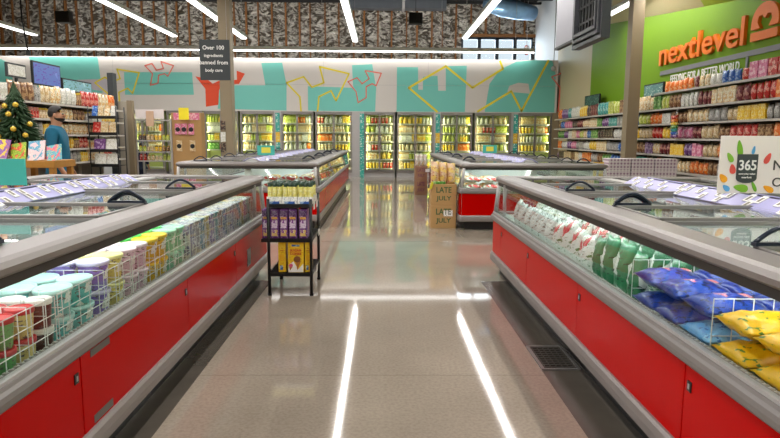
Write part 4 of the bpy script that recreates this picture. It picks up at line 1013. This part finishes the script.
# back rows lying under the lids
cols = [('E9E6DA','C9474A','5A8A5A','white and red'),('EBDDB0','E0A83A','B06A2A','cream and gold'),('E4E8E4','6FA84A','C9474A','white and green'),('E8E2D6','D86A4A','8A6A4A','cream and coral'),('DDE4EA','5A86B8','C9474A','pale blue')]
for r_ in range(1):
    y = 1.5; i = 0
    while y < 5.9:
        c = cols[(i//3+r_*2) % 5]; me = frozen('lying',c[0],c[1],c[2],.255,.23,.108,10+i % 5,17,.66)
        for k in range(2):
            x = BF+.675
            if x > 2.12: x = 2.12
            if True:
                lay('frozen_bag', me, x, y, Z0+.012+k*.112+.0, '%s bag, lidded %s row stack %d, %s up, right freezer' % (c[3], ('front','back')[r_], i+1, ordn[k]), 'bags under the right freezer lids', rr_.uniform(-.04,.04))
        y += .255; i += 1
for k, y in enumerate((2.155,2.875,3.62,4.44)):
    divider(BF+.0, y, 'x', .53, .25, 'white wire divider in the right freezer, %s from the camera end' % ordn[k])
# ---- far freezers
for s, xb_, y0, y1, nm in ((1,1.17,9.3,14.8,'freezer by the cartons'),(-1,.92,9.3,17,'freezer beyond the wire rack')):
    y = y0+.1; i = 0
    while y < y1:
        for r_ in range(3 if i < 2 else 1):
            c = cols[i % 5]; me = frozen('lying',c[0],c[1],c[2],.255,.23,.108,10+i % 5,17,.66)
            for k in range(2):
                lay('frozen_bag', me, s*(xb_+.27+r_*.27), y, Z0+.012+k*.112, '%s bag, stack %d, row %d, %s up, %s' % (c[3],i+1,r_+1,ordn[k],nm), 'bags in the far freezers', rr_.uniform(-.04,.04))
        y += .27 if i < 4 else .6; i += 1

# freezer inner lights under the rails
for x0_, sg in ((1.14,1),(-1.14,-1)):
    lamp('freezer_lamp', (x0_+sg*.14,3.2,.935), (0,R(-62*sg),0), .02, 5.8, 15, (.93,1,.97))
    lamp('freezer_lamp', (x0_+sg*(2.25/2-.13),3.2,.94), (0,R(30*sg),0), .02, 5.8, 9, (.93,1,.97))
lamp('freezer_lamp', (1.17+1.15,9.2,.935), (R(20),0,0), 1.9, .02, 7, (.93,1,.97))
lamp('freezer_lamp', (-.92-.14,13.2,.935), (0,R(62),0), .02, 7.5, 10, (.93,1,.97))
lamp('freezer_lamp', (1.17+.14,12,.935), (0,R(-62),0), .02, 5.5, 8, (.93,1,.97))

# ================================================================== LEFT DISPLAY: TREE, CARDS
t = thing('display_table', 'wooden display table of cards at the far left', 'table', (-4.1,7.45,0))
MB().box(-.33,.22,-.25,.25,1.01,1.095).build('tabletop', M['wood'], t, .008)
for x in (-.28,.17):
    for y in (-.2,.2): MB().box(x-.03,x+.03,y-.03,y+.03,0,1.01).build('leg', M['wood'], t)
t = thing('display_crate', 'pale pinkish wooden crate at the left end of the display', 'crate', (-4.78,7.5,0))
MB().box(-.35,.3,-.32,.42,1.03,1.12).build('crate_top', pbr('pink_wood','B79C88',.6,0,.15,10), t, .006); MB().box(-.33,.28,-.3,.4,0,1.03).build('crate_body', pbr('pink_wood2','A58A76',.6,0,.15,10), t)
for i, (x, z, w, h, ry, c, lab) in enumerate(((-4.56,1.121,.19,.24,.15,('8A5AA6','E8D24A','E37A4A'),'purple and yellow magazine leaning at the left of the tree'),(-4.36,1.096,.18,.22,-.25,('8FB83A','D94A3A','F2E05A'),'lime green magazine leaning, first on the wooden table'),
   (-4.15,1.096,.2,.25,-.15,('E8C8CF','5AA6C8','F2E9DA'),'pink heart magazine leaning, second on the wooden table'),(-3.93,1.096,.18,.2,-.3,('5AB0C8','E86A8A','F2DC3A'),'blue and yellow magazine leaning, third on the wooden table'))):
    t = thing('magazine', lab, 'magazine', (x,7.24 if i == 0 else 7.3,z), 0, 'magazines on the display'); o = MB().box(-w/2,w/2,-.006,.006,0,h).build('cover', printed('mag%d' % i,c[0],c[1],c[2],26,.5), t); o.rotation_euler = (R(-22),ry*.6,0)
t = thing('fir_tree', 'small decorated fir tree on the crate at far left', 'tree', (-4.78,7.72,1.071))
t.location = (-4.60,7.72,1.121)
MB().lathe([(.09,0),(.11,.02),(.12,.1)],14).build('pot', M['carton'], t); MB().tube([(0,0,.08),(0,0,.85)],[.022,.006],8).build('trunk', M['soil'], t)
f = MB(); rt = random.Random(11)
for k in range(1300):
    h = rt.random()**1.25; z = .12+h*.78; rad = .36*(1-h)**.85+.02; a = rt.uniform(0,2*PI); r1 = rad*rt.uniform(.55,1.05); r0 = r1*.25
    p0 = Vector((r0*math.cos(a), r0*math.sin(a), z+.03)); p1 = Vector((r1*math.cos(a), r1*math.sin(a), z-.03*rt.random()-.02))
    tdir = (p1-p0); side = tdir.cross(Vector((0,0,1))).normalized()*.016; up = Vector((0,0,.012))
    mid = p0.lerp(p1,.6)
    f.add([p0,mid+side,p1,mid-side,mid+up,mid-up],[(0,1,4),(1,2,4),(2,3,4),(3,0,4),(1,0,5),(2,1,5),(3,2,5),(0,3,5)])
f.build('foliage', M['needle'], t)
for i, (a, h) in enumerate(((-1.9,.2),(-1.2,.32),(-2.4,.45),(-1.5,.55),(-.7,.22),(-.3,.4),(-2.0,.68),(-1.0,.7),(-1.65,.1))):
    rad = .28*(1-h)**.85+.03; z = .12+h*.78-.02
    tt = thing('gold_bauble', 'gold bauble, %s up the fir tree' % ordn[[8,1,5,6,2,4,7,0,3].index(i) if False else sorted(range(9), key=lambda q: [.2,.32,.45,.55,.22,.4,.68,.7,.1][q]).index(i)], 'bauble', (-4.60+rad*math.cos(a),7.72+rad*math.sin(a),1.121+z), 0, 'gold baubles on the fir tree')
    MB().ball((0,0,0),.034).build('ball', M['gold'], tt); MB().lathe([(.01,.03),(.01,.045)],8).build('cap', M['steel'], tt)

# ================================================================== PEOPLE
def skin_mesh(name, joints, edges, mat, sub=2, root=0):
    me = bpy.data.meshes.new(name); me.from_pydata([j[0] for j in joints], edges, [])
    o = bpy.data.objects.new(name, me); COL.objects.link(o)
    md = o.modifiers.new('skin','SKIN'); md.use_smooth_shade = True
    for v, j in zip(me.skin_vertices[0].data, joints): v.radius = j[1] if isinstance(j[1], tuple) else (j[1],j[1]); v.use_root = False
    me.skin_vertices[0].data[root].use_root = True
    sb = o.modifiers.new('sub','SUBSURF'); sb.levels = sub; sb.render_levels = sub
    bpy.context.view_layer.update()
    dg = bpy.context.evaluated_depsgraph_get()
    m2 = bpy.data.meshes.new_from_object(o.evaluated_get(dg)); m2.name = name
    bpy.data.objects.remove(o); bpy.data.meshes.remove(me)
    m2.materials.clear(); m2.materials.append(mat)
    for p in m2.polygons: p.use_smooth = True
    return m2
def person(label, loc, rotz, Hh, lean, top_m, leg_m, beard=False):
    """faces local -Y; lean moves the upper body forward"""
    k = Hh/1.75; f = lambda x,y,z: (x*k, (y-lean*max(0,z-.95))*k, z*k)
    t = thing('person', label, 'person', loc, rotz)
    J = [(f(0,0,.98),.115*k),(f(0,0,1.15),(.125*k,.10*k)),(f(0,.01,1.32),(.15*k,.105*k)),(f(0,.01,1.44),(.075*k,.065*k)),(f(0,0,1.50),.06*k),(f(0,-.01,1.585),(.078*k,.09*k)),(f(0,-.015,1.68),(.072*k,.085*k))]
    E = [(0,1),(1,2),(2,3),(3,4),(4,5),(5,6)]
    Jt = [(f(0,0,.96),(.19*k,.16*k)),(f(0,0,1.15),(.19*k,.15*k)),(f(0,.01,1.32),(.21*k,.15*k)),(f(0,.01,1.45),(.13*k,.10*k)),(f(0,0,1.50),.072*k),(f(0,0,.86),(.18*k,.15*k))]
    Et = [(0,1),(1,2),(2,3),(3,4),(0,5)]
    for sd in (-1,1):
        n = len(J); J += [(f(sd*.18,.01,1.40),.058*k),(f(sd*.24,.02,1.14),.046*k),(f(sd*.25,-.08,.92),.034*k),(f(sd*.25,-.12,.85),(.022*k,.036*k))]; E += [(2,n),(n,n+1),(n+1,n+2),(n+2,n+3)]
        n2 = len(J)
        for q in range(4): J += [(f(sd*.25,-.105-q*.016+.01,.80),.009*k),(f(sd*.245,-.11-q*.014,.765-(.008 if q in (1,2) else 0)),.008*k)]; E += [(n+3,n2+2*q),(n2+2*q,n2+2*q+1)]
        n3 = len(J); J += [(f(sd*.23,-.15,.84),.010*k),(f(sd*.225,-.165,.80),.009*k)]; E += [(n+3,n3),(n3,n3+1)]
        nl = len(J); J += [(f(sd*.09,0,.93),.09*k),(f(sd*.10,-.01,.5),.062*k),(f(sd*.10,.02,.09),.042*k),(f(sd*.105,-.10,.04),(.04*k,.035*k))]; E += [(0,nl),(nl,nl+1),(nl+1,nl+2),(nl+2,nl+3)]
        nt2 = len(Jt); Jt += [(f(sd*.185,.01,1.40),.075*k),(f(sd*.245,.02,1.14),.062*k),(f(sd*.252,-.07,.945),.048*k)]; Et += [(2,nt2),(nt2,nt2+1),(nt2+1,nt2+2)]
    obj('body', skin_mesh('body', J, E, M['skin']), t)
    obj('sweater', skin_mesh('sweater', Jt, Et, top_m), t)
    tr = MB(); tr.ball(f(0,0,.90), .155*k, 16, 10, 0, .75)
    for sd in (-1,1): tr.tube([f(sd*.07,0,.92),f(sd*.085,0,.80),f(sd*.098,-.01,.5),f(sd*.10,.01,.28),f(sd*.10,.02,.06)], [.10*k,.103*k,.078*k,.066*k,.062*k], 14)
    tr.build('trousers', leg_m, t)
    hy = f(0,-.015,1.64)
    for sd in (-1,1):
        sh_ = MB(); sh_.ball((sd*.105*k,-.05*k,.035*k),.045*k,10,8); sh_.box((sd*.105-.05)*k,(sd*.105+.05)*k,-.15*k,.06*k,0,.03*k); sh_.build('shoe', M['black'], t)
    h = MB(); vs = MB().ball((0,0,0),.088*k,32,24); keep = []
    for (x,y,z) in vs.v: keep.append((hy[0]+x*.97, hy[1]+y*1.12+.012*k, hy[2]+z*1.2+.012*k))
    fs = [fc for fc in vs.f if sum(vs.v[i][2] for i in fc)/len(fc) > -.045*k + max(0,.035*k-sum(vs.v[i][1] for i in fc)/len(fc))*1.0]
    h.add(keep, fs, 0, True); h.build('hair', M['hair'], t)
    if beard:
        b = MB(); vs = MB().ball((0,0,0),.075*k,14,10)
        fs = [fc for fc in vs.f if sum(vs.v[i][2] for i in fc)/len(fc) < .0 and sum(vs.v[i][1] for i in fc)/len(fc) < .02]
        b.add([(hy[0]+x, hy[1]+y*1.1-.018*k, hy[2]-.055*k+z*.8) for x,y,z in vs.v], fs, 0, True); b.build('beard', M['hair'], t)
    MB().ball((hy[0],hy[1]-.092*k,hy[2]-.025*k),.018*k,8,6,0,1.5).build('nose', M['skin'], t)
    for sd in (-1,1): MB().ball((hy[0]+sd*.078*k,hy[1]+.01*k,hy[2]-.02*k),.02*k,8,6,0,1.6).build('ear', M['skin'], t)
    for sd in (-1,1): MB().ball((hy[0]+sd*.03*k,hy[1]-.078*k,hy[2]),.009*k,8,6).build('eye', M['eye'], t)
    MB().box(hy[0]-.022*k,hy[0]+.022*k,hy[1]-.088*k,hy[1]-.07*k,hy[2]-.066*k,hy[2]-.058*k).build('mouth', pbr('lips','8A4A40',.5), t)
    return t
person('bearded person in a teal sweater leaning behind the card display', (-4.52,8.5,0), R(105), 1.80, .0, M['tealwool'], M['jeans'], True)
person('small person in navy clothes standing by the steel shelf unit', (-6.15,15.5,0), R(160), 1.22, .08, M['navycloth'], M['navycloth'])

# ================================================================== CAMERA, WORLD, COLOUR
F, Hc = 600.0, 1.4
pit = math.atan((219-137)/F); yaw = math.atan((390-381)/F*math.cos(pit)); roll = R(.35)
fw = Vector((math.sin(yaw)*math.cos(pit), math.cos(yaw)*math.cos(pit), -math.sin(pit))); r0 = Vector((math.cos(yaw),-math.sin(yaw),0)); u0 = r0.cross(fw)
r2 = r0*math.cos(roll)+u0*math.sin(roll); u2 = -r0*math.sin(roll)+u0*math.cos(roll)
cam = bpy.data.cameras.new('camera'); cam.sensor_width = 36; cam.lens = F*36/780; cam.clip_end = 100
co = bpy.data.objects.new('camera', cam); COL.objects.link(co)
mt = Matrix((r2,u2,-fw)).transposed().to_4x4(); mt.translation = (0,0,Hc); co.matrix_world = mt
SC.camera = co
w = bpy.data.worlds.new('world'); SC.world = w; w.use_nodes = True; nt = w.node_tree; bg = nt.nodes['Background']
sky = nt.nodes.new('ShaderNodeTexSky'); sky.sky_type = 'PREETHAM' if hasattr(sky,'turbidity') else sky.sky_type; sky.turbidity = 4; sky.sun_direction = (.2,-.6,.75)
mxw = nt.nodes.new('ShaderNodeMixRGB'); mxw.inputs[0].default_value = .6; mxw.inputs[2].default_value = (.8,.9,1,1); nt.links.new(sky.outputs[0], mxw.inputs[1]); nt.links.new(mxw.outputs[0], bg.inputs['Color']); bg.inputs['Strength'].default_value = 1.3
vs = SC.view_settings; vs.view_transform = 'Standard'; vs.look = 'None'; vs.gamma = 1; vs.use_curve_mapping = False; vs.exposure = 0.0
SC.cycles.use_denoising = True; SC.cycles.max_bounces = 10; SC.cycles.transparent_max_bounces = 24; SC.cycles.glossy_bounces = 5; SC.cycles.diffuse_bounces = 4; SC.cycles.caustics_reflective = False; SC.cycles.caustics_refractive = False
SC.cycles.sample_clamp_indirect = 6
